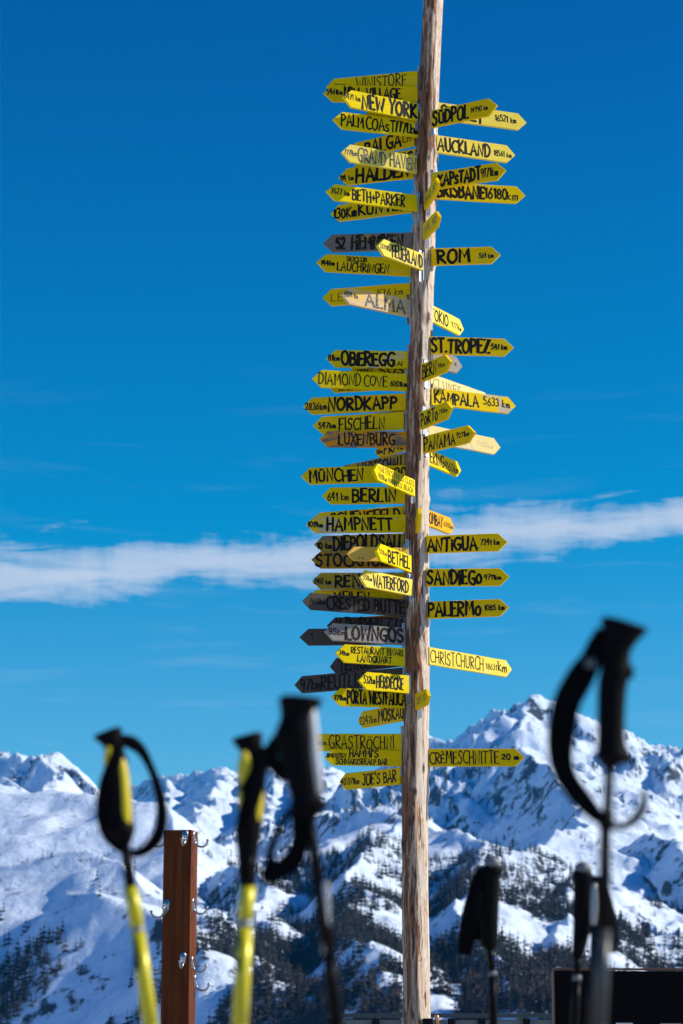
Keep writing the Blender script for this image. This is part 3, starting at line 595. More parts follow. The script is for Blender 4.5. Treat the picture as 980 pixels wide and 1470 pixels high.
# ------------------------------------------------------------------ hand-painted lettering (stroke alphabet)
def arc(cx, cy, rx, ry, a0, a1, n=10):
    return [(cx + rx * math.cos(math.radians(a0 + (a1 - a0) * i / n)), cy + ry * math.sin(math.radians(a0 + (a1 - a0) * i / n))) for i in range(n + 1)]
G = {
 'A': (.62, [[(0, 0), (.30, 1), (.62, 0)], [(.10, .34), (.53, .36)]]),
 'B': (.52, [[(.03, 0), (.02, 1)], [(.02, .98)] + arc(.18, .76, .28, .22, 90, -90) + [(.02, .54)] + arc(.20, .27, .32, .27, 90, -90) + [(.02, .01)]]),
 'C': (.55, [arc(.38, .5, .37, .5, 55, 305, 14)]),
 'D': (.56, [[(.04, 0), (.03, 1)], [(.0, .99)] + arc(.12, .5, .44, .49, 85, -88, 12) + [(.0, .01)]]),
 'E': (.46, [[(.44, .98), (.03, 1), (.03, 0), (.46, .02)], [(.03, .52), (.38, .53)]]),
 'F': (.45, [[(.45, .98), (.03, 1), (.03, 0)], [(.03, .52), (.36, .54)]]),
 'G': (.58, [arc(.38, .5, .37, .5, 55, 285, 14) + [(.56, .12), (.56, .44), (.34, .44)]]),
 'H': (.56, [[(.03, 0), (.03, 1)], [(.54, 0), (.53, 1)], [(.03, .5), (.54, .52)]]),
 'I': (.10, [[(.05, 0), (.05, 1)]]),
 'J': (.42, [[(.10, .98), (.40, 1), (.38, .28)] + arc(.20, .25, .18, .25, 0, -160, 8)]),
 'K': (.56, [[(.04, 0), (.03, 1)], [(.52, 1), (.05, .45), (.56, 0)]]),
 'L': (.44, [[(.05, 1), (.03, .02), (.44, .03)]]),
 'M': (.70, [[(.02, 0), (.08, 1), (.34, .38), (.60, 1), (.68, 0)]]),
 'N': (.58, [[(.03, 0), (.05, 1), (.52, .02), (.55, 1)]]),
 'O': (.62, [arc(.31, .5, .31, .5, 80, 442, 18)]),
 'P': (.50, [[(.04, 0), (.03, 1)], [(.0, .98)] + arc(.18, .73, .31, .25, 90, -90) + [(.03, .47)]]),
 'Q': (.62, [arc(.31, .5, .31, .5, 80, 442, 18), [(.36, .25), (.62, -.04)]]),
 'R': (.54, [[(.04, 0), (.03, 1)], [(.0, .98)] + arc(.18, .75, .30, .23, 90, -90) + [(.04, .52), (.54, 0)]]),
 'S': (.50, [spl for spl in [[(.46, .88), (.30, 1.0), (.10, .90), (.05, .72), (.22, .55), (.42, .42), (.46, .20), (.30, .02), (.12, .02), (.0, .14)]]]),
 'T': (.54, [[(0, .98), (.54, 1)], [(.28, .98), (.27, 0)]]),
 'U': (.56, [[(.02, 1), (.04, .3)] + arc(.28, .27, .24, .27, 180, 350, 8) + [(.54, 1)]]),
 'V': (.56, [[(0, 1), (.27, 0), (.56, 1)]]),
 'W': (.80, [[(0, 1), (.20, 0), (.40, .85), (.60, 0), (.80, 1)]]),
 'X': (.54, [[(0, 1), (.54, 0)], [(.52, 1), (.0, 0)]]),
 'Y': (.54, [[(0, 1), (.27, .5), (.54, 1)], [(.27, .5), (.26, 0)]]),
 'Z': (.52, [[(.02, .97), (.50, 1), (.02, .02), (.52, .03)]]),
 'k': (.36, [[(.03, 0), (.03, .85)], [(.30, .52), (.04, .26), (.34, 0)]]),
 'm': (.54, [[(.02, 0), (.02, .48), (.10, .42), (.18, .5), (.26, .42), (.27, 0)], [(.27, .40), (.36, .5), (.48, .44), (.51, 0)]]),
 'i': (.08, [[(.04, 0), (.04, .5)], [(.04, .70), (.045, .74)]]),
 'n': (.30, [[(.02, 0), (.02, .5), (.12, .5), (.24, .42), (.27, 0)]]),
 'o': (.46, [arc(.23, .32, .22, .32, 80, 442, 14)]),
 'e': (.36, [[(.34, .66), (.04, .66), (.04, .0), (.36, .02)], [(.04, .34), (.30, .35)]]),
 'c': (.38, [arc(.24, .32, .23, .32, 55, 305, 10)]),
 'a': (.46, [[(0, 0), (.22, .68), (.46, 0)], [(.08, .24), (.38, .25)]]),
 's': (.36, [[(.34, .58), (.20, .66), (.05, .55), (.08, .40), (.30, .26), (.32, .10), (.16, 0), (.0, .08)]]),
 'r': (.44, [[(.03, 0), (.03, .72)], [(.0, .7)] + arc(.15, .54, .22, .16, 90, -90, 6) + [(.04, .38), (.42, 0)]]),
 '0': (.48, [arc(.24, .5, .23, .5, 80, 442, 16)]),
 '1': (.18, [[(.0, .80), (.14, 1), (.14, 0)]]),
 '2': (.46, [arc(.22, .74, .20, .25, 160, -30, 8) + [(.02, .02), (.46, .04)]]),
 '3': (.44, [arc(.18, .76, .21, .23, 130, -80, 8) + arc(.18, .27, .24, .26, 80, -140, 9)]),
 '4': (.50, [[(.34, 0), (.34, 1)], [(.20, 1.0), (.0, .36), (.50, .38)]]),
 '5': (.46, [[(.44, .98), (.08, 1), (.05, .58)] + arc(.18, .32, .25, .30, 110, -140, 9)]),
 '6': (.46, [[(.36, 1), (.10, .60)] + arc(.23, .27, .21, .27, 165, 510, 14)]),
 '7': (.46, [[(.0, .97), (.46, 1), (.16, 0)]]),
 '8': (.44, [arc(.22, .75, .17, .24, 90, 450, 12), arc(.22, .26, .21, .26, 90, 450, 12)]),
 '9': (.46, [arc(.22, .72, .20, .26, 0, 360, 12) + [(.42, .5), (.30, 0)]]),
 '.': (.08, [[(.03, .02), (.06, .03)]]), ',': (.08, [[(.05, .05), (.0, -.12)]]), '+': (.40, [[(.2, .2), (.2, .62)], [(0, .41), (.4, .41)]]),
 "'": (.10, [[(.08, 1.05), (.03, .80)]]), ' ': (.24, []), '-': (.3, [[(0, .45), (.3, .45)]]),
}
def dots(c): 
    wd, s_ = G[c]; return (wd, [[(x, y * .80) for x, y in q] for q in s_] + [[(wd * .30, .96), (wd * .32, 1.0)], [(wd * .66, .97), (wd * .68, 1.0)]])
G['Ü'] = dots('U'); G['Ö'] = dots('O')
G['È'] = (.46, [[(x, y * .76) for x, y in q] for q in G['E'][1]] + [[(.12, 1.04), (.30, .88)]])
CURVY = set('CGOQSUDBPRJ0235689ocs')
def lettering(texts, sx, L, H, yoff, rr):
    """texts: (string, u0, u1, v0, v1, stroke) in fractions of the board; sx = +1 if reading direction runs along local +X"""
    vs, fs = [], []; lay = [0]
    def ribbon(pts, th):
        n = len(pts); y = yoff - 0.00004 * (lay[0] % 12); lay[0] += 1; b = len(vs)
        for i, (x, z) in enumerate(pts):
            ax, az_ = pts[max(i - 1, 0)]; bx, bz = pts[min(i + 1, n - 1)]
            dx, dz = bx - ax, bz - az_; l = math.hypot(dx, dz) or 1
            k = 1.0
            if 0 < i < n - 1:
                d1 = (x - ax, z - az_); d2 = (bx - x, bz - z); l1 = math.hypot(*d1) or 1; l2 = math.hypot(*d2) or 1
                c = (d1[0] * d2[0] + d1[1] * d2[1]) / (l1 * l2); k = min(1.5, 1 / max(.3, math.sqrt(max(0.05, (1 + c) / 2))))
            t = th * rr.uniform(0.88, 1.12) / 2 * k; nx, nz = -dz / l * t, dx / l * t
            vs.append((x + nx, y, z + nz)); vs.append((x - nx, y, z - nz))
        for i in range(n - 1): fs.append((b + 2 * i, b + 2 * i + 1, b + 2 * i + 3, b + 2 * i + 2))
        for (x, z) in (pts[0], pts[-1]):
            c = len(vs); y2 = yoff - 0.00004 * (lay[0] % 12); lay[0] += 1
            vs.extend((x + math.cos(q * PI / 4) * th * .5, y2, z + math.sin(q * PI / 4) * th * .5) for q in range(8)); fs.append(tuple(range(c, c + 8)))
    for (s_, u0, u1, v0, v1, th) in texts:
        gap = .18
        tot = sum(G[c][0] for c in s_) + gap * (len(s_) - 1); x = 0; kx = (u1 - u0) * L / tot; kz = (v1 - v0) * H
        for c in s_:
            wd, st = G[c]; jz = rr.uniform(-.05, .05); js = rr.uniform(.92, 1.08); sh = rr.uniform(-.07, .07); jx = rr.uniform(-.02, .02)
            for q in st:
                q = [(a + rr.uniform(-.015, .015), b_ + rr.uniform(-.02, .02)) for a, b_ in q]
                if c in CURVY and len(q) > 3 and c in 'Ss': q = [tuple(p) for p in spline(q, 3)]
                pts = []
                for a, b_ in q:
                    X = u0 * L + (x + a + sh * (b_ - .5) + jx) * kx; Zz = (v0 - .5) * H + (b_ * js + jz) * kz
                    pts.append((X if sx > 0 else X, Zz))
                ribbon(pts, th * H * (1.10 if th > .075 else .98))
            x += wd + gap
    return vs, fs

# ------------------------------------------------------------------ signs
# side, base (x,y), tip (x,y), height px, paint, ink, where the base meets the pole (f front / s side / b back), texts, label words, [turn override deg]
# text fractions are photo x positions: (string, x0, x1, v0, v1, stroke)
T_ = lambda s_, a, b, v0=.2, v1=.8, th=.10: (s_, a, b, v0, v1, th)
SIGNS = [
 ('L', (600, 113.5), (468, 126), 22.5, 'y', 'k', 's', [T_('173km', 478, 507, .3, .6, .06), T_('WINISTORF', 512, 583, .14, .86, .07)], 'worn yellow arrow sign reading WINISTORF, topmost on the pole', None),
 ('L', (599, 137), (464, 134), 24, 'y', 'k', 's', [T_('5461km', 469, 491, .42, .74, .06), T_('MILL VILLAGE', 494, 574, .2, .84, .10)], 'yellow arrow sign reading MILL VILLAGE 5461 km', None),
 ('L', (598.5, 161.4), (491, 140), 24.7, 'b', 'k', 'f', [T_('6471 km', 493, 516, .45, .75, .05), T_('NEW YORK', 519, 596, .12, .88, .15)], 'bright yellow arrow sign reading NEW YORK 6471 km', None),
 ('L', (598, 170), (520, 168), 22, 'y', 'k', 's', [], 'yellow arrow sign almost hidden between NEW YORK and PALM COAST', None),
 ('L', (599.5, 185.5), (477.5, 172), 24, 'b', 'k', 's', [T_('PALM', 489, 521, .2, .86, .09), T_('COAsT', 525, 566, .14, .82, .09), T_('7771.km', 566, 598, .2, .78, .09)], 'bright yellow arrow sign reading PALM COAST 7771 km', None),
 ('L', (595.5, 197), (500, 220), 24, 'y', 'k', 's', [T_('BALGA', 525, 576, .12, .86, .14), T_('CH', 579, 590, .3, .7, .06)], 'yellow arrow sign reading BALGACH, angled behind GRAND HAVEN', None),
 ('L', (597, 226), (508, 241), 24, 'y', 'k', 's', [T_('HAMBURG', 540, 592, .15, .85, .13)], 'yellow arrow sign mostly hidden behind the GRAND HAVEN sign', None),
 ('L', (597.5, 237), (489, 218.5), 25, 'p', 'g', 'f', [T_('7771km', 493, 511, .4, .68, .05), T_('GRAND HAVEN', 513, 596, .14, .86, .09)], 'pale yellow arrow sign with greyed letters reading GRAND HAVEN', None),
 ('L', (594, 244), (485.6, 255.5), 24, 'y', 'k', 's', [T_('114 km', 489, 508, .25, .58, .06), T_('HALDEN', 512, 588, .12, .85, .15)], 'yellow arrow sign reading HALDEN 114 km', None),
 ('L', (598, 292), (468, 275), 23, 'b', 'k', 'f', [T_('7627 km', 474, 501, .4, .74, .06), T_('BETH+PARKER', 505, 580, .16, .84, .09)], 'bright yellow arrow sign with two names and 7627 km', None),
 ('L', (592, 293), (474.5, 308), 24, 'y', 'k', 's', [T_('130Km', 480, 512, .2, .76, .10), T_('KÜNTEN', 515, 585, .2, .9, .12)], 'yellow arrow sign reading KÜNTEN 130 km', None),
 ('L', (592, 346.5), (463.5, 350), 25, 'g', 'f', 's', [T_('52', 483, 495, .16, .8, .12), T_('HEMMIKEN', 505, 578, .14, .86, .13)], 'grey weathered arrow sign reading HEMMIKEN', None),
 ('L', (605, 376.5), (541, 352.5), 23.5, 'p', 'k', 'f', [T_('13211km', 544, 559, .4, .66, .05), T_('FEUERLAND', 561, 604, .14, .86, .11)], 'pale yellow arrow sign reading FEUERLAND, turned towards the viewer', None),
 ('L', (590, 384.5), (454, 377), 25, 'y', 'k', 's', [T_('144km', 461, 480, .36, .64, .07), T_('SKICLUB', 497, 526, .66, .9, .06), T_('LAUCHRINGEN', 484, 558, .1, .58, .075)], 'yellow arrow sign reading SKICLUB LAUCHRINGEN 144 km', 1),
 ('L', (589, 418.5), (463, 428.5), 24, 'y', 'k', 's', [T_('LEN', 475, 505, .25, .72, .04), T_('576 km', 542, 579, .34, .74, .045)], 'yellow arrow sign with thin letters 576 km behind ALMA', None),
 ('L', (586.5, 443), (489.5, 422.5), 25, 'n', 'g', 's', [T_('8504 km', 493, 512, .42, .7, .06), T_('ALMA', 523, 579, .14, .84, .13)], 'pale bare wood arrow sign reading ALMA in grey letters', None),
 ('L', (584, 536), (494, 541), 23, 'y', 'f', 's', [T_('NORDEN', 510, 535, .5, .9, .06), T_('SOS', 545, 580, .5, .95, .09)], 'yellow arrow sign hidden between OBEREGG and DIAMOND COVE', None),
 ('L', (585.3, 517), (468, 514.8), 24.5, 'w', 'k', 's', [T_('81km', 471, 487, .38, .72, .07), T_('OBEREGG', 490, 565, .12, .86, .14), T_('AI', 570, 577, .14, .38, .06)], 'scuffed yellow arrow sign reading OBEREGG 81 km', None),
 ('L', (583, 545.5), (468, 553), 24, 'y', 'k', 's', [T_('LES', 487, 520, .1, .4, .07)], 'yellow arrow sign peeping out below DIAMOND COVE', None),
 ('L', (583.8, 549.5), (448, 543.5), 25, 'b', 'k', 's', [T_('DIAMOND', 457, 517, .2, .86, .07), T_('COVE', 522, 555, .2, .78, .07), T_('6001km', 560, 583, .25, .55, .06)], 'bright yellow arrow sign reading DIAMOND COVE 6001 km', None),
 ('L', (583, 577), (435.5, 583.8), 24, 'y', 'k', 's', [T_('2836km', 438.5, 469, .26, .66, .075), T_('NORDKAPP', 472, 569, .14, .86, .14)], 'yellow arrow sign reading NORDKAPP 2836 km', None),
 ('L', (581, 601), (515, 607), 23, 'y', 'k', 's', [], 'yellow arrow sign edge showing above FISCHELN', None),
 ('L', (580, 604), (449.5, 611.5), 24.5, 'y', 'k', 's', [T_('547km', 458, 482, .3, .62, .075), T_('FISCHELN', 487, 552, .12, .82, .08)], 'yellow arrow sign reading FISCHELN 547 km', None),
 ('L', (588, 631), (458, 630.8), 23, 'og', 'f', 's', [T_('LUXENBURG', 486, 566, .15, .85, .10)], 'grey arrow sign with peeling orange paint below FISCHELN', None),
 ('L', (583, 636), (539.5, 649.5), 21, 'y', 'k', 's', [T_('516km', 542, 551, .3, .6, .06), T_('PRAG', 553, 581, .15, .85, .12)], 'short yellow arrow sign reading PRAG pointing away', None),
 ('L', (582, 662), (486, 682), 24, 'gy', 'k', 's', [T_('WARTSCHAU', 515, 577, .15, .85, .10)], 'grey brown arrow sign slanting down behind MÜNCHEN', None),
 ('L', (585, 680), (432, 684), 24, 'y', 'k', 's', [T_('MÜNCHEN', 444, 521, .14, .82, .11), T_('190', 560, 583, .2, .85, .10)], 'long yellow arrow sign reading MÜNCHEN', 4),
 ('L', (593.5, 701), (535, 675), 23.5, 'b', 'k', 'f', [T_("WALTER'S FINESS CLASS", 541, 592, .56, .9, .045), T_('4811km HAMMOCK BEACH', 541, 590, .12, .44, .05)], 'yellow arrow sign with two small lines of text above BERLIN', None),
 ('L', (581.5, 711), (462, 712), 24, 'y', 'k', 's', [T_('641 km', 470, 500, .22, .66, .07), T_('BERLIN', 506, 568, .12, .86, .12)], 'yellow arrow sign reading BERLIN 641 km', None),
 ('L', (580, 738), (448, 748.5), 23, 'y', 'k', 's', [T_('SCHENEFELD', 475, 574, .15, .85, .12)], 'yellow arrow sign half hidden behind HAMPNETT', None),
 ('L', (585, 751.5), (438.5, 753), 25, 'w', 'k', 's', [T_('1011km', 442, 463, .34, .64, .07), T_('HAMPNETT', 469, 562, .14, .84, .12)], 'worn yellow arrow sign reading HAMPNETT 1011 km', 5),
 ('L', (580.5, 778), (451, 782), 24, 'gy', 'k', 's', [T_('10 km', 456, 476, .25, .6, .08), T_('DIEPOLDSAU', 479, 574, .1, .9, .13)], 'dirty grey yellow arrow sign reading DIEPOLDSAU', None),
 ('L', (580.5, 804), (447, 804), 24, 'ob', 'k', 's', [T_('STOCKHOLM', 453, 572, .14, .82, .13)], 'brown orange arrow sign reading STOCKHOLM', None),
 ('L', (586, 797), (497.5, 795), 20, 'n', 'f', 'f', [T_('.,', 513, 520, .2, .5, .08)], 'short blank pale wood arrow board over STOCKHOLM', 22),
 ('L', (588.5, 810), (539, 791), 24, 'b', 'k', 'f', [T_('511km', 542, 553, .4, .68, .05), T_('BETHEL', 555, 586, .14, .84, .12)], 'bright yellow arrow sign reading BETHEL', None),
 ('L', (582, 834), (447.5, 834.5), 23.5, 'gy', 'k', 's', [T_('240 km', 451, 475, .32, .66, .07), T_('RENAN', 481, 545, .14, .84, .13)], 'grubby olive arrow sign beginning REN, 240 km', None),
 ('L', (590.5, 844), (515.5, 829), 24, 'p', 'k', 'f', [T_('551km', 519, 532, .4, .68, .05), T_('WATERFORD', 534, 584, .14, .84, .10)], 'pale yellow arrow sign reading WATERFORD', None),
 ('L', (580, 857), (441, 859), 23, 'y', 'k', 's', [T_('MEILEN', 480, 530, .2, .85, .1)], 'yellow arrow sign whose top shows above CRESTED BUTTE', None),
 ('L', (580.5, 873), (434, 862.5), 24, 'd', 'k', 's', [T_('7661km', 443, 466, .35, .68, .07), T_('CRESTED BUTTE', 468, 579, .14, .86, .12)], 'dark weathered arrow sign reading CRESTED BUTTE', None),
 ('L', (581, 891), (500, 896), 18, 'o', 'k', 's', [], 'orange arrow sign edge showing above ALTENRHEIN', None),
 ('L', (580.5, 897), (469, 898), 23, 'd', 'k', 's', [T_('ALTENRHEIN', 480, 548, .25, .9, .10), T_('771', 553, 577, .3, .85, .09)], 'dark weathered arrow sign reading ALTENRHEIN', None),
 ('L', (579.5, 914), (465, 906.5), 25, 'l', 'f', 'f', [T_('95km', 471, 494, .35, .7, .06), T_('LOWNGOS', 495, 577, .14, .88, .14)], 'silver grey wooden arrow sign with faded LO letters', None),
 ('L', (578.5, 913), (430, 915), 24, 'd', 'k', 's', [T_('1', 446, 449, .35, .75, .05)], 'dark blank arrow sign poking out left of the silver grey one', None),
 ('L', (580.5, 943.5), (481, 937.7), 26, 'b', 'k', 'f', [T_('34km', 486, 500, .4, .66, .05), T_('RESTAURANT BINARI', 503, 577, .54, .9, .055), T_('LANDQUART', 512, 561, .1, .46, .06)], 'bright yellow arrow sign with two lines ending LANDQUART', None),
 ('L', (577, 945), (474, 957.5), 23, 'd', 'k', 's', [T_('TENIGERBAD', 488, 570, .15, .8, .11)], 'dark arrow sign tucked behind the LANDQUART sign', None),
 ('L', (577.5, 971), (423, 984), 25, 'd', 'k', 's', [T_('97km', 433, 461, .16, .8, .10), T_('REUTLINGEN', 462, 553, .12, .86, .11)], 'long dark arrow sign reading REUTLINGEN 97 km', None),
 ('L', (585.8, 983), (514, 976.7), 25.5, 'b', 'k', 'f', [T_('532km', 521, 537, .36, .76, .06), T_('HERDECKE', 539, 577, .18, .82, .085)], 'bright yellow arrow sign reading HERDECKE 532 km', None),
 ('L', (582, 1004), (475, 1000.7), 25.5, 'b', 'k', 's', [T_('771km', 479, 496, .34, .62, .07), T_('PORTA WESTFALICA', 498, 581, .16, .86, .10)], 'bright yellow arrow sign reading PORTA WESTFALICA', None),
 ('L', (578.8, 1022.8), (515, 1034.5), 24.5, 'y', 'k', 's', [T_('2247km', 518, 542, .2, .62, .07), T_('MOSKAU', 545, 581, .18, .88, .11)], 'yellow arrow sign reading MOSKAU 2247 km', None),
 ('L', (576.5, 1066), (438, 1066), 25, 'y', 'k', 's', [T_('1 min.', 447, 470, .34, .7, .06), T_('GRASTRÖCHNI', 472, 565, .14, .88, .07)], 'yellow sign reading GRASTRÖCHNI, tip behind a ski pole', None),
 ('L', (576, 1089), (465.4, 1086.8), 23, 'y', 'k', 's', [T_('8MINUTEN', 469, 496, .48, .74, .06), T_("HAMMI'S", 501, 542, .54, .98, .08), T_('SCHWARZSEEALP BAR', 482, 555, .08, .42, .065)], 'yellow arrow sign ending SCHWARZSEEALP BAR', None),
 ('L', (576, 1114), (488.3, 1123), 24, 'y', 'k', 's', [T_("40'071km", 491, 517, .3, .68, .07), T_("JOE'S BAR", 522, 570, .18, .84, .09)], 'lowest yellow arrow sign on the left, ending in BAR', None),
 # right side
 ('R', (619.5, 171.8), (714, 151.5), 24.5, 'y', 'k', 'f', [T_('SÜDPOL', 622, 673, .12, .86, .13), T_('14990 km', 677, 701, .36, .66, .05)], 'yellow arrow sign reading SÜDPOL 14990 km', None),
 ('R', (625, 159), (755, 177), 24, 'p', 'k', 'b', [T_('SYDNEY', 632, 692, .12, .86, .13), T_('16521 km', 710, 740, .38, .74, .06)], 'yellow arrow sign crossing behind SÜDPOL, marked 16521 km', None),
 ('R', (626, 207), (739, 223.5), 25, 'p', 'k', 's', [T_('AUCKLAND', 628, 702, .14, .84, .11), T_('18561 km', 708, 733, .32, .62, .05)], 'pale topped yellow arrow sign reading AUCKLAND', None),
 ('R', (619.5, 261), (726.3, 244.5), 24.5, 'y', 'k', 'f', [T_('KAPsTADT', 630, 690, .16, .86, .13), T_('9171km', 691, 715, .26, .76, .07)], 'yellow arrow sign reading KAPSTADT 9171 km', None),
 ('R', (611, 291), (629.5, 262), 21, 'y', 'g', 'f', [T_('BAD 30', 613, 627, .3, .7, .07)], 'yellow arrow sign pointing at the viewer beside KAPSTADT', None),
 ('R', (624.5, 273.7), (753.5, 281), 24.5, 'b', 'k', 's', [T_('BRISBANE', 627, 694, .14, .86, .14), T_('16180', 696, 727, .22, .82, .09), T_('km', 728, 743, .16, .72, .06)], 'bright yellow arrow sign reading BRISBANE 16180 km', None),
 ('R', (609, 333), (631.5, 311), 23, 'y', 'g', 'f', [T_('WIL 90', 612, 628, .3, .7, .07)], 'yellow arrow sign pointing at the viewer above ROM', None),
 ('R', (619, 369.3), (718.5, 366.3), 24, 'y', 'k', 'f', [T_('ROM', 628, 674, .14, .86, .15), T_('561 km', 688, 708, .34, .6, .06)], 'yellow arrow sign reading ROM 561 km', None),
 ('R', (613, 447), (664, 473.5), 24, 'p', 'k', 'b', [T_('TOKIO', 616.5, 641, .18, .84, .10), T_('9777km', 646, 660, .3, .6, .05)], 'pale yellow arrow sign reading TOKIO', None),
 ('R', (618, 496), (737, 499.6), 25, 'y', 'k', 'f', [T_('ST.TROPEZ', 619, 702, .12, .88, .13), T_('541 km', 705, 727, .38, .68, .07)], 'yellow arrow sign reading ST. TROPEZ 541 km', None),
 ('R', (614, 513), (662, 527), 24, 'l', 'f', 'b', [T_('9', 650, 653, .4, .6, .05)], 'silver grey blank arrow board behind BERN', None),
 ('R', (606.8, 535.5), (648, 519), 25, 'y', 'k', 'f', [T_('BERN', 608.5, 628, .14, .84, .09), T_('14km', 631, 640, .38, .62, .05)], 'short yellow arrow sign reading BERN', None),
 ('R', (615, 548), (702, 578), 24, 'pp', 'k', 'b', [T_('CLUNES', 620, 660, .3, .8, .04)], 'pale yellow arrow sign with thin letters CLUNES', None),
 ('R', (618.6, 569), (739.6, 583.7), 24.5, 'w', 'k', 's', [T_('KAMPALA', 622, 685, .16, .82, .10), T_('5633 km', 693, 730, .36, .8, .07)], 'patchy yellow arrow sign reading KAMPALA 5633 km', None),
 ('R', (604.8, 604.3), (649, 586), 24.5, 'y', 'k', 'f', [T_('PoRTo', 606.5, 630, .16, .84, .10), T_('741km', 632, 644, .4, .66, .05)], 'short yellow arrow sign reading PORTO', None),
 ('R', (614.5, 622.5), (717, 643), 24, 'pp', 'v', 'b', [T_('NORHEIM', 625, 675, .2, .8, .09), T_('1900km', 684, 706, .35, .65, .04)], 'very pale arrow sign with erased letters behind PANAMA', None),
 ('R', (607.9, 639.3), (682, 621), 24.5, 'y', 'k', 'f', [T_('PaNaMa', 610, 654, .12, .88, .10), T_('9271km', 657, 675, .4, .7, .06)], 'yellow arrow sign reading PANAMA 9271 km', None),
 ('R', (610.5, 655), (660, 676), 22.5, 'b', 'k', 'b', [T_('PEKING', 604, 635, .2, .86, .10), T_('9160km', 636, 656, .2, .7, .07)], 'bright yellow arrow sign reading PEKING', None),
 ('R', (610.5, 742.5), (650, 757.5), 23.5, 'o', 'k', 'b', [T_('BOMBAY', 604, 633, .2, .84, .09), T_('6210km', 635, 648, .35, .62, .05)], 'orange arrow sign reading BOMBAY', None),
 ('R', (598.5, 755), (602.5, 738), 22, 'y', 'k', 'f', [], 'narrow yellow sign seen end on, left of ANTIGUA', None),
 ('R', (612.5, 782), (728.5, 778.3), 25, 'y', 'k', 'f', [T_('ANTiGUA', 614, 684, .12, .86, .13), T_('.', 686, 687, .2, .5, .06), T_('7241 km', 690, 717, .36, .68, .065)], 'yellow arrow sign reading ANTIGUA 7241 km', None),
 ('R', (612, 829.5), (731, 828.5), 25, 'y', 'k', 'f', [T_('SANDIEGo', 613.5, 691, .12, .88, .13), T_('9711km', 695, 719, .36, .64, .065)], 'yellow arrow sign reading SANDIEGO 9711 km', None),
 ('R', (613, 876.3), (730.7, 872), 24.5, 'y', 'k', 'f', [T_('PALERMo', 615, 690, .12, .88, .13), T_('1085 km', 696, 724, .36, .68, .07)], 'yellow arrow sign reading PALERMO 1085 km', None),
 ('R', (614.5, 941.5), (733, 961.5), 25, 'p', 'k', 's', [T_('CHRISTCHURCH', 616, 692, .14, .86, .07), T_('18631', 696, 711, .3, .62, .05), T_('km', 713, 726, .3, .9, .08)], 'pale yellow arrow sign reading CHRISTCHURCH 18631 km', None),
 ('R', (598, 1008), (616, 999), 23, 'y', 'g', 'f', [T_('JUF 20', 600, 613, .3, .7, .06)], 'lowest yellow sign pointing at the viewer, below CHRISTCHURCH', None),
 ('R', (615.5, 1088), (753, 1087.6), 25, 'y', 'k', 's', [T_('CRÈMESCHNITTE', 616.5, 715, .16, .86, .075), T_('20 m', 720, 744, .38, .68, .08)], 'yellow arrow sign reading CRÈMESCHNITTE 20 m', None),
]
def board_mesh(L, H, th, tipl, rr):
    """five-sided arrow plank, local X along it from base (0) to tip (L), front face at -Y"""
    j = lambda a: rr.uniform(-a, a)
    out = []
    nseg = 6
    top = [(L - tipl) * i / nseg for i in range(nseg + 1)]
    for i, x in enumerate(top): out.append((x, -H / 2 + (j(.0012) if 0 < i < nseg else 0)))
    out.append((L + j(.002), j(.002)))
    for i, x in enumerate(reversed(top)): out.append((x, H / 2 + (j(.0012) if 0 < i < nseg else 0)))
    n = len(out); cx, cz = L / 2, 0; bv = .0022
    def ring(y, inset):
        r = []
        for i, (x, z) in enumerate(out):
            a, b = out[i - 1], out[(i + 1) % n]; dx, dz = b[0] - a[0], b[1] - a[1]; l = math.hypot(dx, dz)
            r.append((x - dz / l * inset, y, z + dx / l * inset))
        return r
    vs = ring(-th / 2, bv) + ring(-th / 2 + bv, 0) + ring(th / 2 - bv, 0) + ring(th / 2, bv)
    fs = [tuple(range(n)), tuple(range(3 * n, 4 * n))[::-1]]
    for k in range(3): fs += [(k * n + i, (k + 1) * n + i, (k + 1) * n + (i + 1) % n, k * n + (i + 1) % n) for i in range(n)]
    return vs, fs
def bracket_mb(hh):
    mb = MB(); wd = .026
    mb.box((0, 0, 0), (wd, .003, hh), 0, None, .0008)
    mb.box((wd / 2 + .008, .0 , 0), (.003, .03, hh * .9), 0)
    k = int(hh / .022)
    for i in range(k):
        z = -hh / 2 + (i + .5) * hh / k; s_ = .0035
        mb.add([(math.cos(a * PI / 4) * s_, -.0022, z + math.sin(a * PI / 4) * s_) for a in range(8)], [tuple(range(8))], 1)
    return mb
BR_MESH = None
REPORT = []
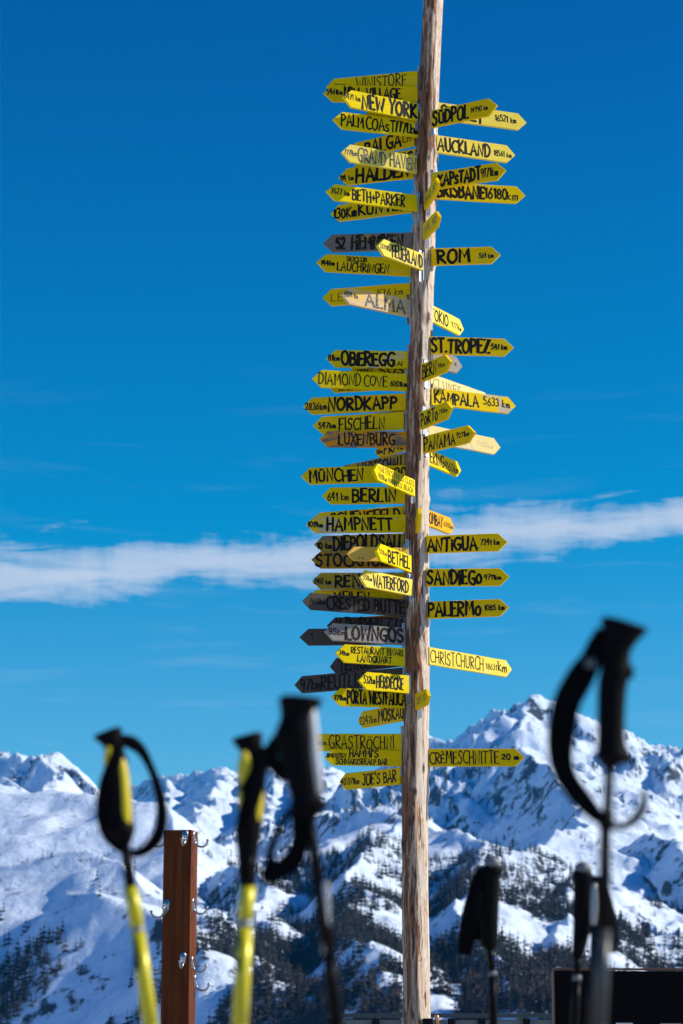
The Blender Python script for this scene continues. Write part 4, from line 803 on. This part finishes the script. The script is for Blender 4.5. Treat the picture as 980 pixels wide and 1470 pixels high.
def build_sign(idx, spec):
    side, B, T, hpx, mk, ik, wh, texts, label, turn = spec
    rr = random.Random(100 + idx); sg = -1 if side == 'L' else 1
    pc, R = pole_at(B[1]); r = ray(*B)
    # base point: sight line of the base end at the pole surface
    bx0 = W(B[0], B[1], YP).x; dx = bx0 - pc.x; inside = abs(dx) < R * 0.98
    q = math.sqrt(max(0, R * R - dx * dx)) if inside else 0.0
    if wh == 'f': yb = YP - max(q, 0.0) - (.03 if inside and abs(dx) < R * .6 else 0)
    elif wh == 's': yb = YP - (q * 0.6 if side == 'R' else 0.0)
    else: yb = YP + max(q, R * .25) * 0.8
    base = W(B[0], B[1], yb)
    if side == 'L':                                       # boards are screwed on in layers, the ones behind set further back
        lay_ = -.036 if wh == 'f' else (.036 if T[1] > B[1] + 3 else 0.0)
        if any(k_ in label for k_ in ('hidden', 'peeping', 'edge showing', 'whose top', 'tucked', 'poking', 'slanting', 'angled behind')): lay_ = .036 if lay_ == 0 else .072
        if idx % 2 and wh == 's': lay_ += .004
        yb = (yb if wh == 'f' else YP) + lay_; base = W(B[0], B[1], yb)
    rt = ray(*T)
    if turn is None:
        t = (base.z - CAMZ) / rt.z; tip = Vector((rt.x * t, rt.y * t, base.z))
    else:                                                    # tip on its sight line at the given turn; the board then droops or rises a little
        a = math.radians(turn); d = Vector((sg * math.cos(a), -math.sin(a)))
        # solve (base + s*d) on ray in plan
        k = rt.x / rt.y; s_ = (k * base.y - base.x) / (d.x - k * d.y); x, y = base.x + s_ * d.x, base.y + s_ * d.y
        tip = Vector((x, y, CAMZ + rt.z * (y / rt.y)))
    ax = tip - base; L = ax.length; 
    H = hpx * (W(B[0], B[1] - 1, base.y).z - base.z)
    ang = math.degrees(math.atan2(-ax.y, sg * ax.x)); REPORT.append((label[:40], round(L, 2), round(ang), round(H, 3)))
    ax.normalize(); zc = Vector((0, 0, 1)); yy = zc.cross(ax).normalized(); zz = ax.cross(yy).normalized()
    # local frame: X along reading direction; front face must look at the viewer (-Y local towards the camera)
    if side == 'R': X, Yv, Z, org = ax, yy, zz, base
    else: X = -ax; Yv = zc.cross(X).normalized(); Z = X.cross(Yv).normalized(); org = base
    mat = Matrix(((X.x, Yv.x, Z.x, org.x), (X.y, Yv.y, Z.y, org.y), (X.z, Yv.z, Z.z, org.z), (0, 0, 0, 1)))
    root = thing('arrow_sign', label, 'sign', group='arrow signs nailed to the log pole', mat=mat)
    th = .026 if L < .55 else .024
    vs, fs = board_mesh(L, H, th, H * .52, rr)
    if side == 'L': vs = [(-x, y, z) for x, y, z in vs]; fs = [f[::-1] for f in fs]
    o = link_mesh('board', vs, fs, SM[mk], root, False)
    if texts:
        # photo x -> distance along the board
        def along(px):
            lo, hi = -0.3, 1.3
            for _ in range(30):
                m_ = (lo + hi) / 2; p = base + (tip - base) * m_; x = pix(p)[0]
                if (x - px) * sg > 0: hi = m_
                else: lo = m_
            return lo
        tl = []
        for (s_, a, b, v0, v1, t_) in texts:
            if side == 'R': u0, u1 = along(a), along(b)
            else: u0, u1 = -along(a), -along(b)
            if side == 'R': u0 = max(u0, .004)
            tl.append((s_, u0, u1, v0, v1, t_))
        lv, lf = lettering(tl, 1, L, H, -th / 2 - .0007, rr)
        link_mesh('lettering', lv, lf, INK[ik], root, False)
    # galvanised strap that holds the board to the log
    hh = H + rr.uniform(.07, .14); zo = rr.uniform(-.03, .01)
    b = bracket_mb(hh).build('bracket', [galv, holed], root, False)
    b.location = (-sg * -0.010 if False else (sg * -.004), th / 2 + .004, zo)
    for zq in (H * .28, -H * .28):
        mb = MB(); yv = b.location.y + (-.003 if b.location.y < 0 else .003)
        mb.loft([(0, yv - .002, zq), (0, yv, zq), (0, yv + .002, zq)], [.003, .0055, .003], [.003, .0055, .003], 8, 0, side=(0, 0, 1))
        sc = mb.build('screw', screwm, b, False); sc.location = (0, -b.location.y, -zo) 
    return root
for i_, sp_ in enumerate(SIGNS): build_sign(i_, sp_)
for r_ in REPORT: print('SIGN', r_)

# ------------------------------------------------------------------ ski poles
blk = simple('black rubber grip', (0.005, 0.005, 0.006), 0.6, 0, 0.3, 60, 0.2)
webb = simple('black woven webbing', (0.004, 0.004, 0.005), 0.85, 0, 0.3, 300, 0.3)
yelp = simple('yellow plastic grip inlay', (0.72, 0.58, 0.01), 0.4, 0, 0.08, 40)
yels = simple('yellow lacquered shaft', (0.62, 0.56, 0.004), 0.35, 0.1, 0.05, 40, 0, 0.5)
bsh = simple('black lacquered shaft', (0.006, 0.006, 0.007), 0.4, 0.0, 0.2, 40, 0, 0.0)
gry = simple('grey shaft print', (0.30, 0.33, 0.35), 0.35, 0.5, 0.15, 40)
dgry = simple('dark grey shaft', (0.055, 0.062, 0.065), 0.4, 0.3, 0.15, 40)
silv = simple('silver grip panel', (0.6, 0.6, 0.6), 0.4, 0.2, 0.1, 40)
capg = simple('worn grey cap', (0.14, 0.15, 0.17), 0.5, 0.1, 0.2, 40)
def skipole(label, d, grip, shaft, straps, inlays=(), extras=(), tilt=0):
    """grip: list (px, py, halfwidth px, depth ratio); shaft: sections (name, mat, [(px,py,halfwidth)]); straps: lists of (px,py,halfwidth,dy)"""
    s = (W(491, 1200, d) - W(490, 1200, d)).x
    pad = 8.5 / d                                   # the lens blur eats into dark outlines
    grip = [(p[0], p[1], p[2] + pad, p[3]) for p in grip]; straps = [[(p[0], p[1], p[2] + pad, p[3]) for p in st] for st in straps]
    shaft = [(n_, m_, [(p[0], p[1], p[2] + pad * .7) for p in q]) for n_, m_, q in shaft]; inlays = [(n_, m_, [(p[0], p[1], p[2] + pad * .4, p[3] - pad) for p in q]) for n_, m_, q in inlays]
    # ground contact: continue the last shaft section down to the snow
    sec = shaft[-1][2]; a, b = sec[-2], sec[-1]
    pa, pb = W(a[0], a[1], d), W(b[0], b[1], d); dv = pb - pa; g_ = pb + dv * ((0.0 - pb.z) / dv.z)
    root = thing('ski_pole', label, 'ski pole', (g_.x, g_.y, 0.0), 'ski poles planted in the snow')
    loc = root.location.copy()
    def P(px, py, dy=0): return W(px, py, d + dy) - loc
    # grip: sections square to the handle axis, the flared head tilted by `tilt` degrees
    ga, gb = P(grip[3][0], grip[3][1]), P(grip[-2][0], grip[-2][1]); axd = (gb - ga).normalized()
    gp = [tuple(p) for p in spline([(p[0], p[1], p[2], p[3]) for p in grip], 6)]
    def turn_(i):
        f = max(0.0, 1 - i / 26.0); a_ = math.radians(tilt) * f
        return Matrix.Rotation(a_, 3, 'Y') @ axd
    mb = MB(); mb.loft([P(p[0], p[1]) for p in gp], [p[2] * s for p in gp], [p[2] * s * p[3] for p in gp], 28, 0, power=2.3, dirs=[turn_(i) for i in range(len(gp))])
    mb.build('grip', blk, root)
    for nm, m, pts in inlays:
        mb = MB(); ip = spline(pts, 5)
        mb.loft([P(p[0], p[1], p[3] * s) for p in ip], [p[2] * s for p in ip], [p[2] * s * .7 for p in ip], 16, 0); mb.build(nm, m, root)
    for nm, m, pts in shaft:
        mb = MB(); mb.loft([P(p[0], p[1]) for p in pts], [p[2] * s for p in pts], [p[2] * s for p in pts], 20, 0); mb.build(nm, m, root)
    mb = MB(); tip = Vector((0, 0, -.03)); lp = P(b[0], b[1]); w_ = b[2] * s
    mb.loft([lp, lp.lerp(tip, .9), tip], [w_, w_ * .7, .004], [w_, w_ * .7, .004], 16, 0); mb.build('lower_shaft', m, root)
    mb = MB(); n = 22; vs = []; k = Vector((0, 0, .03))
    for rr_, zz in ((.012, .022), (.05, .012), (.052, .004), (.012, .004)):
        vs += [(math.cos(2 * PI * q / n) * rr_ * (1 + .08 * (q % 2)), math.sin(2 * PI * q / n) * rr_ * (1 + .08 * (q % 2)), zz) for q in range(n)]
    mb.add(vs, [(i * n + q, i * n + (q + 1) % n, (i + 1) * n + (q + 1) % n, (i + 1) * n + q) for i in range(3) for q in range(n)])
    mb.build('basket', blk, root)
    for st in straps:
        mb = MB(); ip = spline(st, 7); pts = [P(p[0], p[1], p[3] * s) for p in ip]
        mb.loft(pts, [p[2] * s for p in ip], [.0016] * len(ip), 8, 0, power=4); mb.build('strap', webb, root)
    for nm, m, c, dims in extras:
        mb = MB(); mb.box(P(c[0], c[1], c[2] * s), tuple(x * s for x in dims), 0, None, .002); mb.build(nm, m, root)
    return root
# left yellow pole
skipole('yellow and black ski pole at the far left with a round strap loop', 4.3,
    [(154, 1049, 12, .6), (154, 1051, 19, .7), (157, 1059, 17, .8), (162, 1072, 11, 1), (166, 1092, 15, 1), (167, 1120, 17, 1), (170, 1150, 17, 1), (173, 1178, 16, 1), (172, 1192, 20, 1), (174, 1200, 16, 1), (180, 1212, 6, 1)],
    [('upper_shaft', bsh, [(178, 1205, 6), (184, 1245, 6), (187, 1275, 7)]), ('shaft', yels, [(187, 1274, 9), (192, 1300, 9), (197, 1332, 9)]), ('shaft_ring', gry, [(197, 1331, 9.2), (198, 1338, 9.2)]),
     ('shaft', yels, [(198, 1337, 9), (206, 1400, 9.5), (216, 1472, 10)])],
    [[(172, 1062, 6, -4), (188, 1066, 8, -2), (203, 1078, 6, 0), (216, 1102, 4, 3), (226, 1130, 5, 3), (232, 1160, 6, 2), (230, 1190, 7, 2), (220, 1210, 7, 3), (203, 1223, 5, 3), (186, 1224, 4, 2), (168, 1214, 5, 0), (155, 1196, 8, -6), (150, 1165, 11, -14), (155, 1125, 11, -18), (165, 1092, 8, -16), (171, 1066, 6, -10)]],
    [('grip_inlay', yelp, [(168, 1082, 3, -10), (173, 1100, 8, -9), (176, 1130, 9.5, -9), (178, 1160, 9.5, -9), (180, 1184, 7, -9)]),
     ('grip_inlay', yelp, [(157, 1072, 3, -9), (155, 1085, 6, -9), (153, 1100, 3, -8)])],
    [('shaft_print', bsh, (196, 1370, -7), (9, 6, 44))], -16)
skipole('yellow ski pole left of the tall black one, strap wrapped on the grip', 4.1,
    [(354, 1055, 13, .6), (354, 1057, 20, .7), (357, 1067, 18, .8), (360, 1082, 13, .9), (361, 1110, 17, 1), (361, 1140, 18, 1), (360, 1170, 17, 1), (357, 1188, 18, 1), (356, 1200, 17, 1), (355, 1230, 13, 1), (355, 1262, 10.5, 1), (355, 1272, 10, 1)],
    [('shaft', yels, [(356, 1271, 10), (353, 1300, 10), (352, 1322, 10)]), ('shaft_ring', gry, [(352, 1321, 10.2), (351.5, 1331, 10.2)]), ('shaft', yels, [(351.5, 1330, 10), (348, 1400, 10), (344, 1472, 10.5)])],
    [[(378, 1072, 6, -10), (374, 1095, 9, -18), (366, 1130, 11, -21), (354, 1165, 10, -21), (346, 1190, 7, -18)]],
    [('grip_inlay', yelp, [(350, 1078, 4, -9), (352, 1095, 10, -9), (352, 1112, 11, -9), (349, 1128, 6, -9)]),
     ('grip_inlay', yelp, [(374, 1122, 3, -7), (370, 1150, 8, -9), (366, 1175, 8, -9), (364, 1192, 5, -9)]),
     ('grip_inlay', yelp, [(347, 1135, 5, -9), (347, 1155, 5, -10), (346, 1178, 4, -9)])],
    [('shaft_print', bsh, (346, 1352, -7), (8, 8, 22)), ('shaft_print', bsh, (344, 1385, -7), (8, 8, 20)), ('silver_clip', gry, (361, 1225, -9), (6, 8, 26))], -18)
skipole('tall black ski pole with a grey stripe on its grip, left of the sign post', 3.55,
    [(432, 1000, 22, .6), (432, 1004, 30, .7), (430, 1013, 27, .8), (427, 1030, 23, .8), (423, 1055, 28, .8), (428, 1085, 24, .8), (433, 1115, 22, .8), (439, 1145, 20, .8), (443, 1158, 27, .8), (443, 1166, 20, .8), (444, 1176, 7, 1)],
    [('upper_shaft', bsh, [(444, 1168, 6), (450, 1215, 6.5), (456, 1262, 7)]), ('shaft', bsh, [(456, 1261, 7.6), (463, 1310, 8), (473, 1372, 8.5)]), ('shaft', bsh, [(473, 1371, 8), (476, 1410, 8.5), (483, 1472, 9)])],
    [[(404, 1060, 10, -6), (392, 1075, 10, -4), (388, 1088, 10, -2), (400, 1105, 9, 0), (412, 1120, 6, 2)],
     [(414, 1164, 3, 3), (398, 1195, 3.5, 5), (388, 1222, 4, 5), (388, 1240, 6, 3), (384, 1258, 9, 0), (402, 1250, 12, -3), (422, 1232, 13, -5), (430, 1208, 10, -6), (428, 1180, 8, -6), (424, 1160, 7, -6)]],
    [('grip_stripe', silv, [(445, 1012, 6, -6), (447, 1040, 8, -7), (450, 1075, 8, -7), (455, 1110, 7, -7), (459, 1142, 5, -6)])],
    [('shaft_label', silv, (468, 1318, -2), (10, 12, 100))], 12)
skipole('black ski pole at the right with a wide hanging strap', 3.4,
    [(896, 893, 24, .55), (896, 897, 33, .65), (892, 911, 26, .75), (886, 930, 19, .8), (884, 948, 18, .8), (883, 965, 20, .8), (879, 985, 19, .8), (877, 1020, 18, .85), (877, 1055, 18, .85), (879, 1078, 21, .85), (882, 1089, 26, .85), (878, 1096, 14, .85), (875, 1103, 6, 1)],
    [('upper_shaft', bsh, [(875, 1095, 5), (872, 1172, 5.5)]), ('clamp', bsh, [(872, 1165, 9), (869, 1190, 9)]), ('middle_shaft', bsh, [(869, 1188, 6.5), (867, 1335, 7.5)]), ('shaft', dgry, [(867, 1334, 8.2), (864, 1400, 8.6), (860, 1472, 9.2)])],
    [[(868, 905, 10, -4), (857, 928, 13, -6), (848, 948, 14, -6), (833, 972, 18, -5), (814, 1008, 18, -4), (806, 1050, 18, -3), (805, 1090, 15, -2), (815, 1120, 13, 0), (836, 1148, 12, 2), (858, 1172, 8, 4), (868, 1178, 5, 5)],
     [(870, 1182, 3, 14), (895, 1186, 3, 16), (915, 1172, 4, 18), (925, 1150, 3, 18), (922, 1134, 2, 16)]],
    [],
    [('buckle', capg, (847, 952, -10), (14, 8, 12)), ('adjusting_button', blk, (903, 965, 0), (12, 20, 18))], 13)
skipole('small black ski pole with a folded strap, beyond the right of the sign post', 7.0,
    [(706, 1243, 12, .7), (706, 1250, 14.5, .8), (704, 1262, 12.5, .8), (703, 1290, 12, .8), (702, 1320, 12, .8), (702, 1345, 11.5, .8), (702, 1357, 10, .8), (703, 1364, 4, 1)],
    [('upper_shaft', bsh, [(703, 1356, 4), (706, 1396, 4.2)]), ('shaft_ring', capg, [(706.5, 1394, 5), (707, 1401, 5)]), ('shaft', bsh, [(707, 1400, 4.5), (707, 1435, 4.6), (708, 1472, 5)])],
    [[(694, 1250, 9, -8), (684, 1280, 11, -10), (676, 1315, 12, -10), (670, 1345, 10, -8), (667, 1370, 8, -6)], [(694, 1245, 6, 4), (692, 1290, 9, 8), (688, 1350, 9, 8)]],
    [('grip_cap', capg, [(697, 1240, 6, 0), (706, 1238, 9, -4), (716, 1243, 6, -2)])])
skipole('small black ski pole in front of the dark panel, left of two', 6.6,
    [(836, 1250, 12, .7), (836, 1258, 14, .8), (837, 1275, 12.5, .8), (836, 1300, 12, .8), (835, 1330, 11, .8), (832, 1355, 9, .8), (829, 1375, 6, 1)],
    [('upper_shaft', bsh, [(829, 1370, 4.5), (828, 1402, 4.5)]), ('shaft_ring', capg, [(828, 1400, 5.5), (828, 1408, 5.5)]), ('shaft', bsh, [(828, 1407, 5), (826, 1440, 5.2), (824, 1472, 5.5)])],
    [[(845, 1262, 4, -6), (843, 1300, 5, -9), (838, 1345, 5, -9)]],
    [('grip_cap', capg, [(826, 1249, 5, -2), (836, 1246, 9, -4), (847, 1251, 6, -2)])])
skipole('dark ski pole with a grey upper half, just behind the right black pole', 5.6,
    [(859, 1258, 8, .8), (859, 1266, 10, .8), (858, 1290, 9.5, .8), (857, 1320, 9.5, .8), (855, 1338, 8, .8), (854, 1345, 5, 1)],
    [('upper_shaft', bsh, [(854, 1338, 5.5), (852, 1400, 6)]), ('shaft', bsh, [(852, 1399, 6.3), (850, 1435, 6.4), (848, 1472, 6.6)])],
    [[(866, 1268, 4, -4), (872, 1300, 7, -4), (877, 1335, 8, -3), (878, 1368, 6, -2)]],
    [('grip_panel', gry, [(853, 1268, 3, -6), (853, 1300, 4.5, -7), (852, 1328, 3.5, -6)])])

# ------------------------------------------------------------------ coat-hook post
def redwood():
    m, g, b = mat_new('red brown stained timber'); oc = g.n('ShaderNodeTexCoord').outputs['Object']
    gr = g.noise(g.mapping(oc, (40, 40, 2.2)), 1.0, 6, 0.65, 0.5); bl = g.noise(oc, 4, 4, 0.6)
    vor = g.n('ShaderNodeTexVoronoi'); vor.inputs['Scale'].default_value = 1.0; g.l(g.mapping(oc, (7, 7, 4)), vor.inputs['Vector'])
    c = g.mix(g.ramp(gr, [(0.3, 0.0), (0.7, 1.0)]), (0.065, 0.016, 0.004), (0.18, 0.050, 0.012))
    c = g.mix(g.ramp(vor.outputs['Distance'], [(0.08, 0.85), (0.16, 0.0)]), c, (0.04, 0.014, 0.008))
    c = g.mix(g.ramp(bl, [(0.6, 0.0), (0.7, 0.5)]), c, (0.08, 0.03, 0.015))
    setc(g, b, 'Base Color', c); setc(g, b, 'Roughness', 0.6); setc(g, b, 'Specular IOR Level', 0.1)
    bn = g.n('ShaderNodeBump'); bn.inputs['Strength'].default_value = 0.4; bn.inputs['Distance'].default_value = 0.003
    g.l(gr, bn.inputs['Height']); g.l(bn.outputs[0], b.inputs['Normal']); return m
chrome = simple('worn nickel hook', (0.42, 0.43, 0.45), 0.28, 1.0, 0.12, 60)
def hook_parts(parent, loc, rz, s=1.0):
    mb = MB(); n = 18                                              # oval back plate, outward = -Y
    pl = [(math.cos(2 * PI * i / n) * .017 * (1.0 if math.sin(2 * PI * i / n) > 0 else .75), math.sin(2 * PI * i / n) * .034) for i in range(n)]
    vs = [(x, 0, z) for x, z in pl] + [(x, -.005, z) for x, z in pl] + [(x * .8, -.008, z * .85) for x, z in pl]
    fs = [(i, (i + 1) % n, n + (i + 1) % n, n + i) for i in range(n)] + [(n + i, n + (i + 1) % n, 2 * n + (i + 1) % n, 2 * n + i) for i in range(n)] + [tuple(range(2 * n, 3 * n))]
    mb.add(vs, fs)
    J = spline([(0, -.006, -.008), (0, -.012, -.030), (0, -.028, -.044), (0, -.050, -.046), (0, -.066, -.034), (0, -.072, -.016)], 6)
    mb.loft([tuple(p) for p in J], [.0055] * len(J), [.0045] * len(J), 10, 0, side=(1, 0, 0))
    e = Vector(J[-1]); bs = [(.0, -.006), (.006, -.004), (.0085, 0), (.006, .005), (.0, .0075)]
    mb.loft([e + Vector((0, 0, q)) for _, q in bs], [max(r_, .0008) for r_, _ in bs], [max(r_, .0008) for r_, _ in bs], 10, 0)
    o = mb.build('hook', chrome, parent); o.location = loc; o.rotation_euler = (0, 0, rz); o.scale = (s, s, s)
    for x, z in ((-.008, .012), (.008, .012)):
        q = MB(); q.loft([(x, -.0075, z), (x, -.0095, z)], [.0035, .003], [.0035, .003], 8, 0, side=(0, 0, 1)); q.build('screw', holed, o, False)
def hook_post():
    d = 13.0; top = W(259.5, 1193, d); bot = W(255, 1470, d); dv = bot - top; g_ = top + dv * (-top.z / dv.z)
    root = thing('hook_post', 'red brown square timber post with small metal coat hooks', 'post', (g_.x, g_.y, 0))
    yaw = math.radians(-9.5); a = .152; Hh = top.z
    axis = (top - g_).normalized(); rot = axis.to_track_quat('Z', 'Y').to_matrix().to_4x4()
    rot = Vector((0, 0, 1)).rotation_difference(axis).to_matrix().to_4x4() @ Matrix.Rotation(yaw, 4, 'Z')
    root.matrix_world = Matrix.Translation(g_) @ rot
    mb = MB(); mb.box((0, 0, Hh / 2 - .1), (a, a, Hh + .2), 0, None, .004)
    mb.build('timber', redwood(), root, False)
    def zat(py): return (W(258, py, d).z - g_.z)
    sc = 1.08; px = (W(491, 1300, d) - W(490, 1300, d)).x
    for (x, y) in ((269, 1203), (242, 1301), (266, 1377)): hook_parts(root, ((x - 256 - (1300 - y) * .016) * px, -a / 2, zat(y)), 0, sc)
    for y in (1203, 1299, 1382): hook_parts(root, (a / 2, -.03, zat(y)), PI / 2, sc)
    for y in (1202, 1304, 1380): hook_parts(root, (-a / 2, -.01, zat(y)), -PI / 2, sc)
    hook_parts(root, (a / 2, .045, zat(1408)), PI / 2, sc)
hook_post()

# ------------------------------------------------------------------ dark panel, railing
def dark_panel():
    d = 14.0; a = W(796, 1394, d); b = W(1050, 1399, d)
    root = thing('dark_panel', 'large black panel with a brown top edge at the lower right', 'panel', (a.x, d, 0))
    blackp = simple('matt black board', (0.006, 0.006, 0.007), 0.85, 0, 0.3, 8); brown = simple('thin brown edging', (0.16, 0.07, 0.035), 0.6)
    wd = b.x - a.x; h = a.z
    mb = MB(); mb.box((wd / 2, .05, (h - .05) / 2 + .05), (wd, .08, h - .05), 0, Matrix.Rotation(math.radians(.35), 3, 'Y'), .004); mb.build('panel_face', blackp, root, False)
    mb = MB(); mb.box((wd / 2, .05, h + .011), (wd + .01, .092, .010), 0, Matrix.Rotation(math.radians(.35), 3, 'Y'), .002); mb.build('top_edging', brown, root, False)
    mb = MB(); mb.box((-.006, .05, h / 2 + .03), (.009, .092, h - .06), 0); mb.build('side_edging', brown, root, False)
    for x in (.12, wd - .12):
        mb = MB(); mb.box((x, .13, .2), (.06, .06, .42), 0, None, .004); mb.build('leg', blackp, root, False)
    # white labels low on the panel
    wm = simple('white sticker', (0.7, 0.72, 0.72), 0.5)
    for x0, x1, y in ((884, 908, 1469), (948, 978, 1470)):
        p, q = W(x0, y, d), W(x1, y, d); mb = MB(); mb.box(((p.x + q.x) / 2 - a.x, .004, p.z - .008), (q.x - p.x, .006, .02), 0); mb.build('sticker', wm, root, False)
dark_panel()
def railing():
    d = 22.0; a = W(470, 1455, d); b = W(1100, 1455, d); z = a.z
    root = thing('railing', 'low blue grey metal terrace railing behind the pole foot', 'railing', (a.x, d, 0))
    rm = simple('blue grey painted steel', (0.055, 0.075, 0.085), 0.5, 0.2, 0.2, 6); pm = simple('grey infill panel', (0.16, 0.19, 0.20), 0.6, 0, 0.2, 3); dm = simple('dark steel post', (0.015, 0.015, 0.018), 0.5)
    Lr = b.x - a.x
    mb = MB(); mb.box((Lr / 2, 0, z - .018), (Lr, .09, .036), 0, None, .004); mb.build('top_rail', rm, root, False)
    mb = MB(); mb.box((Lr / 2, 0, .12), (Lr, .05, .05), 0, None, .004); mb.build('bottom_rail', rm, root, False)
    x = 0.03; k = 0
    while x < Lr:
        mb = MB(); mb.box((x, -.03, (z - .04) / 2), (.065, .055, z - .045), 0, None, .004); mb.build('post', dm, root, False)
        wd = .33 if k % 2 == 0 else .2
        if x + wd < Lr:
            mb = MB(); mb.box((x + wd / 2 + .035, .012, z / 2 + .045), (wd - .01, .02, z - .20), 0, None, .002); mb.build('infill_panel', pm, root, False)
        x += wd + .07; k += 1
railing()

# ------------------------------------------------------------------ air
def haze():
    mb = MB(); R_ = 15000.0; z0, z1 = ZLO - 3.0, ZHI + 40.0
    mb.box((0, 0, (z0 + z1) / 2), (2 * R_, 2 * R_, z1 - z0))
    m = bpy.data.materials.new('thin mountain air'); m.use_nodes = True; t = m.node_tree; t.nodes.clear(); g = N(t)
    v = g.n('ShaderNodeVolumePrincipled'); v.inputs['Color'].default_value = (0.04, 0.42, 1.0, 1); v.inputs['Density'].default_value = 2.4e-5
    v.inputs['Anisotropy'].default_value = 0.0
    o = g.n('ShaderNodeOutputMaterial'); g.l(v.outputs[0], o.inputs['Volume'])
    h = mb.build('haze', m, None, False); tag(h, kind='stuff')
haze()
